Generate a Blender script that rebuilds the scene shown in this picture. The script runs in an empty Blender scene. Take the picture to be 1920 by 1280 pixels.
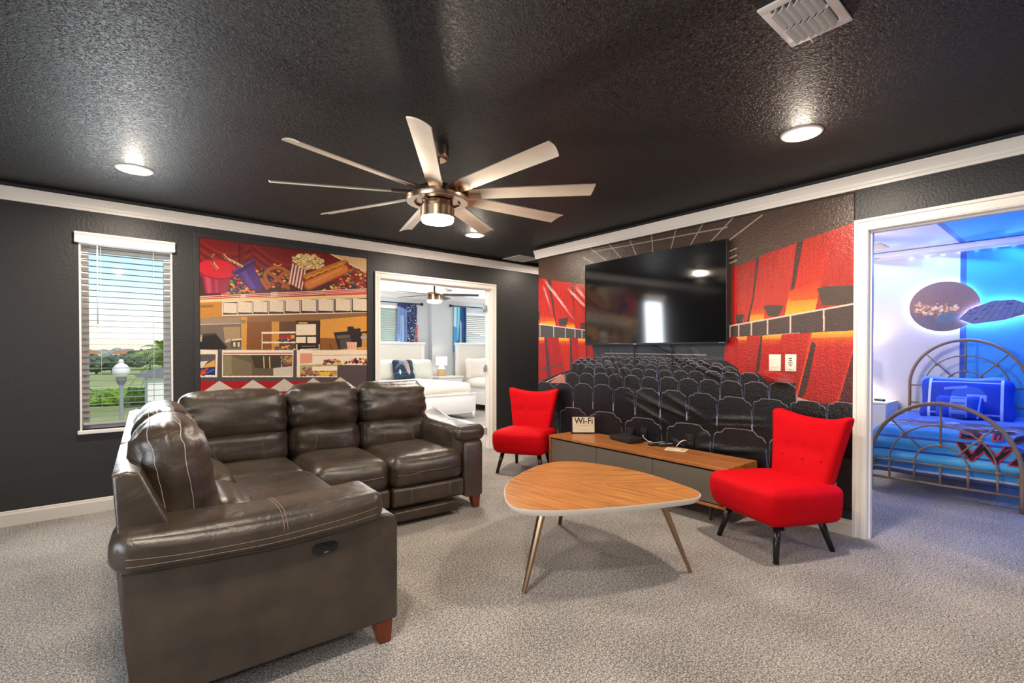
import bpy, bmesh, math, random
import numpy as np
from mathutils import Vector, Matrix, noise
from mathutils.bvhtree import BVHTree
R = math.radians
PI = math.pi
rnd = random.Random(7)
S = bpy.context.scene
COL = S.collection

# ------------------------------------------------------------------ camera, world, sun, exposure
CAM_H = 1.234                      # metres above the carpet
cam_data = bpy.data.cameras.new('camera')
cam = bpy.data.objects.new('camera', cam_data)
COL.objects.link(cam)
cam.location = (0, 0, CAM_H)
cam.rotation_euler = (R(90 - 0.589), 0, R(-39.95))
cam_data.sensor_width = 36
cam_data.lens = 912.5 / 1920 * 36
cam_data.shift_y = 29.96 / 1920
cam_data.clip_start = 0.02
cam_data.clip_end = 3000
S.camera = cam

S.view_settings.view_transform = 'Standard'
S.view_settings.look = 'None'
S.view_settings.exposure = 0.0
S.view_settings.gamma = 1
S.view_settings.use_curve_mapping = False
S.cycles.use_denoising = True
S.cycles.max_bounces = 8
S.cycles.sample_clamp_indirect = 6.0

world = bpy.data.worlds.new('sky')
S.world = world
world.use_nodes = True
wn = world.node_tree
bg = wn.nodes['Background']
sky = wn.nodes.new('ShaderNodeTexSky')
sky.sky_type = 'NISHITA'
sky.sun_disc = False
sky.sun_elevation = R(48)
sky.sun_rotation = R(200)
sky.air_density = 1.0
sky.dust_density = .6
sky.ozone_density = 1.0
wn.links.new(sky.outputs[0], bg.inputs[0])
bg.inputs[1].default_value = 0.20

def lamp(name, kind, loc, energy, color, rot=(0, 0, 0), **kw):
    d = bpy.data.lights.new(name, kind)
    d.energy = energy
    d.color = color
    for k, v in kw.items():
        setattr(d, k, v)
    o = bpy.data.objects.new(name, d)
    o.location = loc
    o.rotation_euler = rot
    COL.objects.link(o)
    return o

lamp('sun', 'SUN', (0, -20, 30), 3.2, (1, .95, .86), (R(42), R(10), R(12)), angle=R(1))
WARM = (1.0, .86, .70)
WARM2 = (1.0, .80, .60)
DAY = (.86, .94, 1.0)
LED = (.09, .32, 1.0)
DOWN = 33.0
for k, (x, y) in enumerate([(.16, 4.06), (2.93, 4.08), (2.95, 1.04), (.16, 1.04), (.16, -1.6), (2.95, -1.6)]):
    lamp('downlight_bulb', 'AREA', (x, y, 2.418), DOWN, WARM, shape='DISK', size=.15, spread=R(175))
    if k < 4:                       # added point lamp, brightens the crown and upper walls sideways
        lamp('downlight_side_fill', 'POINT', (x, y, 2.392), 4, WARM, shadow_soft_size=.045)
lamp('fan_light_bulb', 'POINT', (1.50, 2.47, 1.955), 34, WARM, shadow_soft_size=.03)
# daylight entering through the windows of the main room
lamp('window_daylight', 'AREA', (.148, 4.925, 1.36), 26, DAY, (R(-92), 0, 0), shape='RECTANGLE', size=.50, size_y=1.34)
lamp('side_window_daylight', 'AREA', (-2.12, 1.0, 1.40), 80, DAY, (R(90), 0, R(-90)), shape='RECTANGLE', size=2.2, size_y=1.4)
lamp('alcove_light', 'AREA', (4.55, 4.42, 2.40), 16, WARM, shape='DISK', size=.12)
# guest bedroom
lamp('guest_window_daylight', 'AREA', (4.35, 9.42, 1.85), 45, DAY, (R(-90), 0, 0), shape='RECTANGLE', size=.9, size_y=.8)
lamp('guest_window_daylight', 'AREA', (6.9, 9.27, 1.85), 45, DAY, (R(-90), 0, 0), shape='RECTANGLE', size=.9, size_y=.8)
lamp('guest_fan_bulb', 'POINT', (4.22, 7.05, 1.98), 34, WARM, shadow_soft_size=.1)
lamp('guest_downlight_bulb', 'AREA', (3.2, 6.2, 2.42), 40, (1, .93, .86), shape='DISK', size=.2)
lamp('guest_downlight_bulb', 'AREA', (5.6, 6.0, 2.42), 40, (1, .93, .86), shape='DISK', size=.2)
lamp('guest_table_bulb', 'POINT', (5.62, 9.10, 1.02), 1.6, WARM2, shadow_soft_size=.04)
# themed bedroom with blue light strips
lamp('bedroom_table_bulb', 'POINT', (7.02, 1.84, 1.10), 15, WARM2, shadow_soft_size=.05)
lamp('bedroom_fan_bulb', 'POINT', (5.72, 1.95, 2.02), 50, (1, .9, .8), shadow_soft_size=.1)
for y in (.3, .9, 1.5):
    lamp('strip_glow', 'AREA', (7.17, y, 2.33), 10, LED, (R(12), R(28), 0), shape='RECTANGLE', size=.03, size_y=.6)
lamp('strip_glow_side', 'AREA', (6.2, -1.1, 2.28), 48, LED, (R(-40), 0, 0), shape='RECTANGLE', size=2.0, size_y=.05)

# ------------------------------------------------------------------ materials
def mat(name, base=(.5, .5, .5), rough=.5, metal=0.0, spec=.5, coat=0.0, coat_rough=.1, sheen=0.0,
        emit=None, emit_str=0.0, var=0.0, var_scale=5.0, bump=0.0, bump_scale=50.0, bump_dist=.01,
        bump_detail=2.0, alpha=1.0, trans=0.0, ior=1.45, stretch=None, rough_var=0.0):
    m = bpy.data.materials.new(name)
    m.use_nodes = True
    nt = m.node_tree
    b = nt.nodes['Principled BSDF']
    b.inputs['Base Color'].default_value = (*base, 1)
    b.inputs['Roughness'].default_value = rough
    b.inputs['Metallic'].default_value = metal
    b.inputs['Specular IOR Level'].default_value = spec
    b.inputs['Coat Weight'].default_value = coat
    b.inputs['Coat Roughness'].default_value = coat_rough
    b.inputs['Sheen Weight'].default_value = sheen
    b.inputs['Transmission Weight'].default_value = trans
    b.inputs['IOR'].default_value = ior
    if emit:
        b.inputs['Emission Color'].default_value = (*emit, 1)
        b.inputs['Emission Strength'].default_value = emit_str
    tc = nt.nodes.new('ShaderNodeTexCoord')
    src = tc.outputs['Object']
    if stretch:
        mp = nt.nodes.new('ShaderNodeMapping')
        mp.inputs['Scale'].default_value = stretch
        nt.links.new(src, mp.inputs[0])
        src = mp.outputs[0]
    if var > 0:
        n = nt.nodes.new('ShaderNodeTexNoise')
        n.inputs['Scale'].default_value = var_scale
        n.inputs['Detail'].default_value = 4
        nt.links.new(src, n.inputs['Vector'])
        r = nt.nodes.new('ShaderNodeMapRange')
        r.inputs['From Min'].default_value = .3
        r.inputs['From Max'].default_value = .7
        r.inputs['To Min'].default_value = 1 - var
        r.inputs['To Max'].default_value = 1 + var
        nt.links.new(n.outputs['Fac'], r.inputs['Value'])
        v = nt.nodes.new('ShaderNodeVectorMath')
        v.operation = 'SCALE'
        v.inputs[0].default_value = base
        nt.links.new(r.outputs[0], v.inputs['Scale'])
        nt.links.new(v.outputs[0], b.inputs['Base Color'])
    if bump > 0:
        n = nt.nodes.new('ShaderNodeTexNoise')
        n.inputs['Scale'].default_value = bump_scale
        n.inputs['Detail'].default_value = bump_detail
        nt.links.new(src, n.inputs['Vector'])
        bp = nt.nodes.new('ShaderNodeBump')
        bp.inputs['Strength'].default_value = bump
        bp.inputs['Distance'].default_value = bump_dist
        nt.links.new(n.outputs['Fac'], bp.inputs['Height'])
        nt.links.new(bp.outputs[0], b.inputs['Normal'])
    return m

def srgb(r, g, b):
    f = lambda c: c / 255 / 12.92 if c / 255 <= .04045 else ((c / 255 + .055) / 1.055) ** 2.4
    return (f(r), f(g), f(b))

M = {}
M['wall'] = mat('charcoal_wall', srgb(52, 51, 52), .42, spec=.4, bump=.35, bump_scale=70, bump_dist=.006, bump_detail=3)
M['trim'] = mat('white_trim', srgb(244, 239, 232), .35)
M['base'] = mat('white_baseboard', srgb(222, 214, 204), .4)
M['white'] = mat('white_paint', srgb(232, 230, 228), .4)
M['guestwall'] = mat('pale_grey_wall', srgb(196, 201, 206), .6, bump=.1, bump_scale=80)
M['guestceil'] = mat('white_ceiling', srgb(238, 236, 234), .7, bump=.2, bump_scale=60)
M['black'] = mat('black_plastic', (.012, .012, .013), .3)
M['blackmatte'] = mat('black_matte', (.015, .014, .014), .5)
M['nickel'] = mat('brushed_nickel', srgb(205, 180, 155), .28, metal=1)
M['steel'] = mat('steel', srgb(190, 188, 185), .3, metal=1)
M['blade'] = mat('champagne_blade', srgb(222, 210, 194), .40, metal=.25, var=.06, var_scale=8)
M['lens'] = mat('lit_lens', (1, 1, 1), .4, emit=(1, .94, .85), emit_str=55)
M['fanlens'] = mat('fan_lit_lens', (1, 1, 1), .4, emit=(1, .94, .85), emit_str=16)
M['leather'] = None
M['velvet'] = mat('red_velvet', srgb(200, 4, 18), .7, spec=.12, sheen=0.0, var=.05, var_scale=14, bump=.06, bump_scale=300)
M['leg_black'] = mat('black_lacquer', (.012, .010, .010), .25)
M['leg_wood'] = mat('mahogany', srgb(112, 52, 28), .3, var=.25, var_scale=9, stretch=(1, 1, .12))
M['bronze'] = mat('bronze_metal', srgb(170, 140, 112), .28, metal=1)
M['dbz'] = mat('dark_bronze', srgb(92, 80, 70), .35, metal=.8)
M['greige'] = mat('greige_lacquer', srgb(108, 99, 89), .40)
M['band'] = mat('white_edge_band', srgb(214, 204, 192), .4)
M['screen'] = mat('tv_screen', (.004, .004, .005), .075, spec=1.0, ior=1.7)
M['dark'] = mat('void_shade_black', (.01, .01, .01), .8)  # near-black colour stands for unlit depth behind louvres and drawer gaps
M['plate'] = mat('ivory_plate', srgb(240, 226, 210), .35)
M['cablewhite'] = mat('white_cable', srgb(225, 222, 215), .4)
M['paper'] = mat('cream_paper', srgb(240, 222, 192), .6)
M['ink'] = mat('black_ink', (.01, .01, .01), .6)
M['linen'] = mat('cream_linen', srgb(222, 214, 204), .8, sheen=.2, bump=.25, bump_scale=14, bump_dist=.02)
M['linen2'] = mat('pale_sage_linen', srgb(208, 210, 200), .8, sheen=.2, bump=.2, bump_scale=16, bump_dist=.02)
M['cream'] = mat('cream_panel', srgb(226, 220, 208), .6)
M['slat'] = mat('shaded_white_slat', srgb(170, 172, 173), .5)  # white slats, their shade put into a greyed base colour
M['bedmetal'] = mat('antique_bronze', srgb(150, 120, 94), .45, metal=.1)
M['shade'] = mat('lamp_shade', srgb(240, 232, 220), .8, emit=(1, .90, .76), emit_str=.9)
M['wicker'] = mat('woven_base', srgb(206, 172, 128), .7, bump=.5, bump_scale=160)
M['thread'] = mat('tan_thread', srgb(136, 112, 92), .7)
M['threadw'] = mat('pale_thread', srgb(182, 170, 160), .7)

def glass_mat():
    m = bpy.data.materials.new('window_glass')
    m.use_nodes = True
    nt = m.node_tree
    out = nt.nodes['Material Output']
    t = nt.nodes.new('ShaderNodeBsdfTransparent')
    g = nt.nodes.new('ShaderNodeBsdfGlossy')
    g.inputs['Roughness'].default_value = .02
    fr = nt.nodes.new('ShaderNodeFresnel')
    mx = nt.nodes.new('ShaderNodeMixShader')
    nt.links.new(fr.outputs[0], mx.inputs[0])
    nt.links.new(t.outputs[0], mx.inputs[1])
    nt.links.new(g.outputs[0], mx.inputs[2])
    nt.links.new(mx.outputs[0], out.inputs[0])
    return m
M['glass'] = glass_mat()

def carpet_mat():
    m = mat('greige_carpet', srgb(150, 138, 126), .95, spec=.1, sheen=.25)
    nt = m.node_tree
    b = nt.nodes['Principled BSDF']
    tc = nt.nodes.new('ShaderNodeTexCoord')
    def nz(scale, detail, rough=.6):
        n = nt.nodes.new('ShaderNodeTexNoise')
        n.inputs['Scale'].default_value = scale
        n.inputs['Detail'].default_value = detail
        n.inputs['Roughness'].default_value = rough
        nt.links.new(tc.outputs['Object'], n.inputs['Vector'])
        return n
    fine, mid, big = nz(150, 3), nz(60, 3), nz(1.6, 2)
    ramp = nt.nodes.new('ShaderNodeValToRGB')
    ramp.color_ramp.elements[0].position = .34
    ramp.color_ramp.elements[0].color = (*srgb(92, 86, 80), 1)
    ramp.color_ramp.elements[1].position = .66
    ramp.color_ramp.elements[1].color = (*srgb(226, 218, 209), 1)
    mid_el = ramp.color_ramp.elements.new(.5)
    mid_el.color = (*srgb(162, 154, 146), 1)
    add = nt.nodes.new('ShaderNodeMath'); add.operation = 'MULTIPLY_ADD'
    nt.links.new(mid.outputs['Fac'], add.inputs[0]); add.inputs[1].default_value = .45
    a2 = nt.nodes.new('ShaderNodeMath'); a2.operation = 'MULTIPLY_ADD'
    nt.links.new(fine.outputs['Fac'], a2.inputs[0]); a2.inputs[1].default_value = 1.5
    a3 = nt.nodes.new('ShaderNodeMath'); a3.operation = 'MULTIPLY'
    nt.links.new(big.outputs['Fac'], a3.inputs[0]); a3.inputs[1].default_value = .26
    sub = nt.nodes.new('ShaderNodeMath'); sub.operation = 'SUBTRACT'
    nt.links.new(a3.outputs[0], sub.inputs[0]); sub.inputs[1].default_value = .60
    nt.links.new(sub.outputs[0], add.inputs[2])
    nt.links.new(add.outputs[0], a2.inputs[2])
    nt.links.new(a2.outputs[0], ramp.inputs[0])
    nt.links.new(ramp.outputs[0], b.inputs['Base Color'])
    bp = nt.nodes.new('ShaderNodeBump')
    bp.inputs['Strength'].default_value = .9
    bp.inputs['Distance'].default_value = .012
    nt.links.new(a2.outputs[0], bp.inputs['Height'])
    nt.links.new(bp.outputs[0], b.inputs['Normal'])
    return m
M['carpet'] = carpet_mat()

def ceiling_mat():
    m = mat('black_textured_ceiling', srgb(27, 27, 27), .46, spec=.55)
    nt = m.node_tree
    b = nt.nodes['Principled BSDF']
    tc = nt.nodes.new('ShaderNodeTexCoord')
    v = nt.nodes.new('ShaderNodeTexNoise')
    v.inputs['Scale'].default_value = 66
    v.inputs['Detail'].default_value = 3
    v.inputs['Distortion'].default_value = 1.2
    nt.links.new(tc.outputs['Object'], v.inputs['Vector'])
    rp = nt.nodes.new('ShaderNodeValToRGB')
    rp.color_ramp.elements[0].position = .44
    rp.color_ramp.elements[1].position = .60
    nt.links.new(v.outputs['Fac'], rp.inputs[0])
    bp = nt.nodes.new('ShaderNodeBump')
    bp.inputs['Strength'].default_value = .8
    bp.inputs['Distance'].default_value = .007
    nt.links.new(rp.outputs[0], bp.inputs['Height'])
    nt.links.new(bp.outputs[0], b.inputs['Normal'])
    return m
M['ceiling'] = ceiling_mat()

def leather_mat():
    m = mat('brown_grey_leather', srgb(74, 65, 58), .36, spec=.75, coat=.22, coat_rough=.3)
    nt = m.node_tree
    b = nt.nodes['Principled BSDF']
    tc = nt.nodes.new('ShaderNodeTexCoord')
    n = nt.nodes.new('ShaderNodeTexNoise')
    n.inputs['Scale'].default_value = 7
    n.inputs['Detail'].default_value = 6
    nt.links.new(tc.outputs['Object'], n.inputs['Vector'])
    rp = nt.nodes.new('ShaderNodeValToRGB')
    rp.color_ramp.elements[0].position = .3
    rp.color_ramp.elements[0].color = (*srgb(47, 39, 33), 1)
    rp.color_ramp.elements[1].position = .72
    rp.color_ramp.elements[1].color = (*srgb(73, 60, 49), 1)
    nt.links.new(n.outputs['Fac'], rp.inputs[0])
    nt.links.new(rp.outputs[0], b.inputs['Base Color'])
    g = nt.nodes.new('ShaderNodeTexNoise')
    g.inputs['Scale'].default_value = 15
    g.inputs['Detail'].default_value = 7
    g.inputs['Distortion'].default_value = .8
    nt.links.new(tc.outputs['Object'], g.inputs['Vector'])
    f = nt.nodes.new('ShaderNodeTexVoronoi')
    f.inputs['Scale'].default_value = 380
    nt.links.new(tc.outputs['Object'], f.inputs['Vector'])
    ad = nt.nodes.new('ShaderNodeMath'); ad.operation = 'MULTIPLY_ADD'
    nt.links.new(f.outputs['Distance'], ad.inputs[0]); ad.inputs[1].default_value = .06
    nt.links.new(g.outputs['Fac'], ad.inputs[2])
    bp = nt.nodes.new('ShaderNodeBump')
    bp.inputs['Strength'].default_value = .42
    bp.inputs['Distance'].default_value = .012
    nt.links.new(ad.outputs[0], bp.inputs['Height'])
    nt.links.new(bp.outputs[0], b.inputs['Normal'])
    return m
M['leather'] = leather_mat()

def wood_mat(name, dark, light, axis='X', scale=9, chevron=None, rough=.35):
    """grain lines running along one axis; chevron = (point, angle) mirrors the grain about a line"""
    m = mat(name, light, rough, coat=.15, coat_rough=.2)
    nt = m.node_tree
    b = nt.nodes['Principled BSDF']
    tc = nt.nodes.new('ShaderNodeTexCoord')
    src = tc.outputs['Object']
    if chevron:
        px, py, ang, slant = chevron
        mp = nt.nodes.new('ShaderNodeMapping'); mp.vector_type = 'TEXTURE'
        mp.inputs['Location'].default_value = (px, py, 0)
        mp.inputs['Rotation'].default_value = (0, 0, ang)
        nt.links.new(src, mp.inputs[0])
        sp = nt.nodes.new('ShaderNodeSeparateXYZ'); nt.links.new(mp.outputs[0], sp.inputs[0])
        ab = nt.nodes.new('ShaderNodeMath'); ab.operation = 'ABSOLUTE'
        nt.links.new(sp.outputs[1], ab.inputs[0])
        cb = nt.nodes.new('ShaderNodeCombineXYZ')
        nt.links.new(sp.outputs[0], cb.inputs[0]); nt.links.new(ab.outputs[0], cb.inputs[1])
        m2 = nt.nodes.new('ShaderNodeMapping')
        m2.inputs['Rotation'].default_value = (0, 0, slant)
        nt.links.new(cb.outputs[0], m2.inputs[0])
        src = m2.outputs[0]
    mp = nt.nodes.new('ShaderNodeMapping')
    mp.inputs['Scale'].default_value = {'X': (.06, 1, 1), 'Y': (1, .06, 1), 'Z': (1, 1, .06)}[axis]
    nt.links.new(src, mp.inputs[0])
    n = nt.nodes.new('ShaderNodeTexNoise')
    n.inputs['Scale'].default_value = scale
    n.inputs['Detail'].default_value = 8
    n.inputs['Roughness'].default_value = .65
    nt.links.new(mp.outputs[0], n.inputs['Vector'])
    rp = nt.nodes.new('ShaderNodeValToRGB')
    rp.color_ramp.elements[0].position = .32
    rp.color_ramp.elements[0].color = (*dark, 1)
    rp.color_ramp.elements[1].position = .62
    rp.color_ramp.elements[1].color = (*light, 1)
    nt.links.new(n.outputs['Fac'], rp.inputs[0])
    nt.links.new(rp.outputs[0], b.inputs['Base Color'])
    return m
M['tablewood'] = wood_mat('chevron_walnut', srgb(146, 86, 38), srgb(200, 136, 70), 'X', 42, chevron=(2.10, 2.16, math.atan2(1.54 - 2.072, 2.478 - 2.149), R(-17)))
M['conswood'] = wood_mat('console_walnut', srgb(132, 74, 34), srgb(188, 118, 60), 'Y', 34)

# ------------------------------------------------------------------ mesh helpers
def obj(name, bm, material, parent=None, smooth=False, loc=None, rot=None, recalc=True):
    me = bpy.data.meshes.new(name)
    if recalc:
        bmesh.ops.recalc_face_normals(bm, faces=bm.faces)
    bm.to_mesh(me)
    bm.free()
    for mm in (material if isinstance(material, (list, tuple)) else [material]):
        me.materials.append(mm)
    if smooth:
        me.shade_smooth() if smooth is True else me.shade_smooth()
        if smooth == 'auto':
            me.set_sharp_from_angle(angle=R(38))
    o = bpy.data.objects.new(name, me)
    COL.objects.link(o)
    if parent:
        o.parent = parent
    if loc:
        o.location = loc
    if rot:
        o.rotation_euler = rot
    return o

def thing(name, label, cat, loc=(0, 0, 0), rz=0.0, group=None):
    o = bpy.data.objects.new(name, None)
    o.empty_display_size = .05
    COL.objects.link(o)
    o.location = loc
    o.rotation_euler = (0, 0, rz)
    o['label'] = label
    o['category'] = cat
    if group:
        o['group'] = group
    return o

def tag(o, label, cat, group=None):
    o['label'] = label
    o['category'] = cat
    if group:
        o['group'] = group
    return o

def struct(name, bm, material, parent=None, smooth=False):
    o = obj(name, bm, material, parent, smooth)
    if parent is None:
        o['kind'] = 'structure'
    return o

def copy_tree(o, parent=None):
    c = o.copy()
    COL.objects.link(c)
    if parent:
        c.parent = parent
    for ch in list(o.children):
        copy_tree(ch, c)
    return c

def box(bm, x0, y0, z0, x1, y1, z1, bev=0.0, seg=2, M4=None, mi=0):
    vs = [bm.verts.new((x, y, z)) for z in (z0, z1) for y in (y0, y1) for x in (x0, x1)]
    if M4 is not None:
        for v in vs:
            v.co = M4 @ v.co
    fs = [bm.faces.new([vs[i] for i in f]) for f in ((0, 2, 3, 1), (4, 5, 7, 6), (0, 1, 5, 4), (2, 6, 7, 3), (0, 4, 6, 2), (1, 3, 7, 5))]
    for f in fs:
        f.material_index = mi
    if bev > 0:
        es = list({e for f in fs for e in f.edges})
        bmesh.ops.bevel(bm, geom=es, offset=bev, segments=seg, affect='EDGES', profile=.5)
    return bm

def bx(*a, **k):
    return box(bmesh.new(), *a, **k)

def tube(bm, pts, r, seg=10, radii=None, closed=False, mi=0, flat=None):
    pts = [Vector(p) for p in pts]
    n = len(pts)
    rings = []
    up = None
    for i, p in enumerate(pts):
        if closed:
            t = (pts[(i + 1) % n] - pts[i - 1])
        else:
            t = pts[min(i + 1, n - 1)] - pts[max(i - 1, 0)]
        t = t.normalized() if t.length > 1e-9 else Vector((0, 0, 1))
        if up is None:
            up = Vector((0, 0, 1)) if abs(t.z) < .9 else Vector((1, 0, 0))
        side = t.cross(up)
        if side.length < 1e-6:
            side = t.cross(Vector((0, 1, 0)))
        side.normalize()
        up = side.cross(t).normalized()
        rr = radii[i] if radii else r
        ring = []
        for k in range(seg):
            a = 2 * PI * k / seg
            ca, sa = math.cos(a), math.sin(a)
            if flat:
                ring.append(bm.verts.new(p + side * ca * rr * flat[0] + up * sa * rr * flat[1]))
            else:
                ring.append(bm.verts.new(p + side * ca * rr + up * sa * rr))
        rings.append(ring)
    m = n if closed else n - 1
    for i in range(m):
        a, b = rings[i], rings[(i + 1) % n]
        for k in range(seg):
            f = bm.faces.new((a[k], a[(k + 1) % seg], b[(k + 1) % seg], b[k]))
            f.material_index = mi
            f.smooth = True
    if not closed:
        bm.faces.new(rings[0][::-1]).material_index = mi
        bm.faces.new(rings[-1]).material_index = mi
    return bm

def lathe(bm, prof, cx=0, cy=0, seg=32, mi=0, M4=None):
    rings = []
    for r, z in prof:
        if r < 1e-6:
            rings.append([bm.verts.new((cx, cy, z))])
        else:
            rings.append([bm.verts.new((cx + r * math.cos(2 * PI * k / seg), cy + r * math.sin(2 * PI * k / seg), z)) for k in range(seg)])
    if M4 is not None:
        for rg in rings:
            for v in rg:
                v.co = M4 @ v.co
    for a, b in zip(rings, rings[1:]):
        for k in range(seg):
            k2 = (k + 1) % seg
            if len(a) == 1 and len(b) == 1:
                continue
            if len(a) == 1:
                f = bm.faces.new((a[0], b[k], b[k2]))
            elif len(b) == 1:
                f = bm.faces.new((a[k], a[k2], b[0]))
            else:
                f = bm.faces.new((a[k], a[k2], b[k2], b[k]))
            f.material_index = mi
    return bm

def prism(bm, poly, a0, a1, axis='z', bev=0.0, mi=0, seg=2):
    """extrude a 2D polygon: axis z -> (x,y); axis x -> (y,z); axis y -> (x,z)"""
    def P(p, a):
        return {'z': (p[0], p[1], a), 'x': (a, p[0], p[1]), 'y': (p[0], a, p[1])}[axis]
    lo = [bm.verts.new(P(p, a0)) for p in poly]
    hi = [bm.verts.new(P(p, a1)) for p in poly]
    n = len(poly)
    fs = [bm.faces.new(lo[::-1]), bm.faces.new(hi)]
    for i in range(n):
        fs.append(bm.faces.new((lo[i], lo[(i + 1) % n], hi[(i + 1) % n], hi[i])))
    for f in fs:
        f.material_index = mi
    if bev > 0:
        es = list(fs[0].edges) + list(fs[1].edges)
        bmesh.ops.bevel(bm, geom=list(set(es)), offset=bev, segments=seg, affect='EDGES', profile=.5)
    return bm

def rbox(size, r, n=14, bulge=(0, 0, 0), c=(0, 0, 0), rot=None, fn=None):
    """soft upholstered block: rounded box with puffed faces"""
    hx, hy, hz = [s / 2 for s in size]
    r = min(r, hx, hy, hz)
    bm = bmesh.new()
    def ticks(h):
        inner = h - r
        k = max(3, int(n * .28))
        e = [-h + r * (1 - math.cos(PI / 2 * i / k)) for i in range(k)]
        m = max(2, n - 2 * k)
        mid = [-inner + 2 * inner * i / m for i in range(m + 1)] if inner > 1e-6 else [0.0]
        return e + mid + [-t for t in e[::-1]]
    T = [ticks(hx), ticks(hy), ticks(hz)]
    cache = {}
    H = (hx, hy, hz)
    def V(p):
        key = tuple(round(q, 6) for q in p)
        if key in cache:
            return cache[key]
        q = [max(-(H[i] - r), min(H[i] - r, p[i])) for i in range(3)]
        d = Vector([p[i] - q[i] for i in range(3)])
        if d.length > 1e-9:
            # ease corner points on to the rounding
            d = d.normalized() * r
        co = Vector(q) + d
        u = [p[i] / H[i] for i in range(3)]
        nx = d.normalized() if d.length > 1e-9 else Vector((0, 0, 0))
        for i in range(3):
            j, k = (i + 1) % 3, (i + 2) % 3
            co[i] += nx[i] * bulge[i] * max(0, 1 - u[j] ** 2) ** .8 * max(0, 1 - u[k] ** 2) ** .8
        v = bm.verts.new(co)
        cache[key] = v
        return v
    for ax in range(3):
        a, b = (ax + 1) % 3, (ax + 2) % 3
        for s in (-1, 1):
            for i in range(len(T[a]) - 1):
                for j in range(len(T[b]) - 1):
                    q = []
                    for (ii, jj) in ((i, j), (i + 1, j), (i + 1, j + 1), (i, j + 1)):
                        p = [0, 0, 0]
                        p[ax] = s * H[ax]; p[a] = T[a][ii]; p[b] = T[b][jj]
                        q.append(V(p))
                    q = list(dict.fromkeys(q))
                    if len(q) >= 3:
                        try:
                            bm.faces.new(q if s > 0 else q[::-1])
                        except ValueError:
                            pass
    if fn:
        for v in bm.verts:
            v.co = fn(v.co.copy())
    mt = Matrix.Translation(c) @ (rot.to_4x4() if rot is not None else Matrix.Identity(4))
    for v in bm.verts:
        v.co = mt @ v.co
    return bm

def text_mesh(body, size, extrude=.0, offset=0.0, bold=False, align='CENTER'):
    cu = bpy.data.curves.new('lettering', 'FONT')
    cu.body = body
    cu.size = size
    cu.extrude = extrude
    cu.offset = offset
    cu.align_x = align
    cu.align_y = 'CENTER'
    cu.resolution_u = 3
    o = bpy.data.objects.new('lettering_tmp', cu)
    COL.objects.link(o)
    dg = bpy.context.evaluated_depsgraph_get()
    me = bpy.data.meshes.new_from_object(o.evaluated_get(dg))
    bm = bmesh.new()
    bm.from_mesh(me)
    bpy.data.objects.remove(o)
    bpy.data.curves.remove(cu)
    bpy.data.meshes.remove(me)
    return bm

def xform(bm, m4):
    for v in bm.verts:
        v.co = m4 @ v.co
    return bm

def join(dst, src):
    me = bpy.data.meshes.new('tmp')
    src.to_mesh(me)
    src.free()
    dst.from_mesh(me)
    bpy.data.meshes.remove(me)
    return dst

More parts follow.
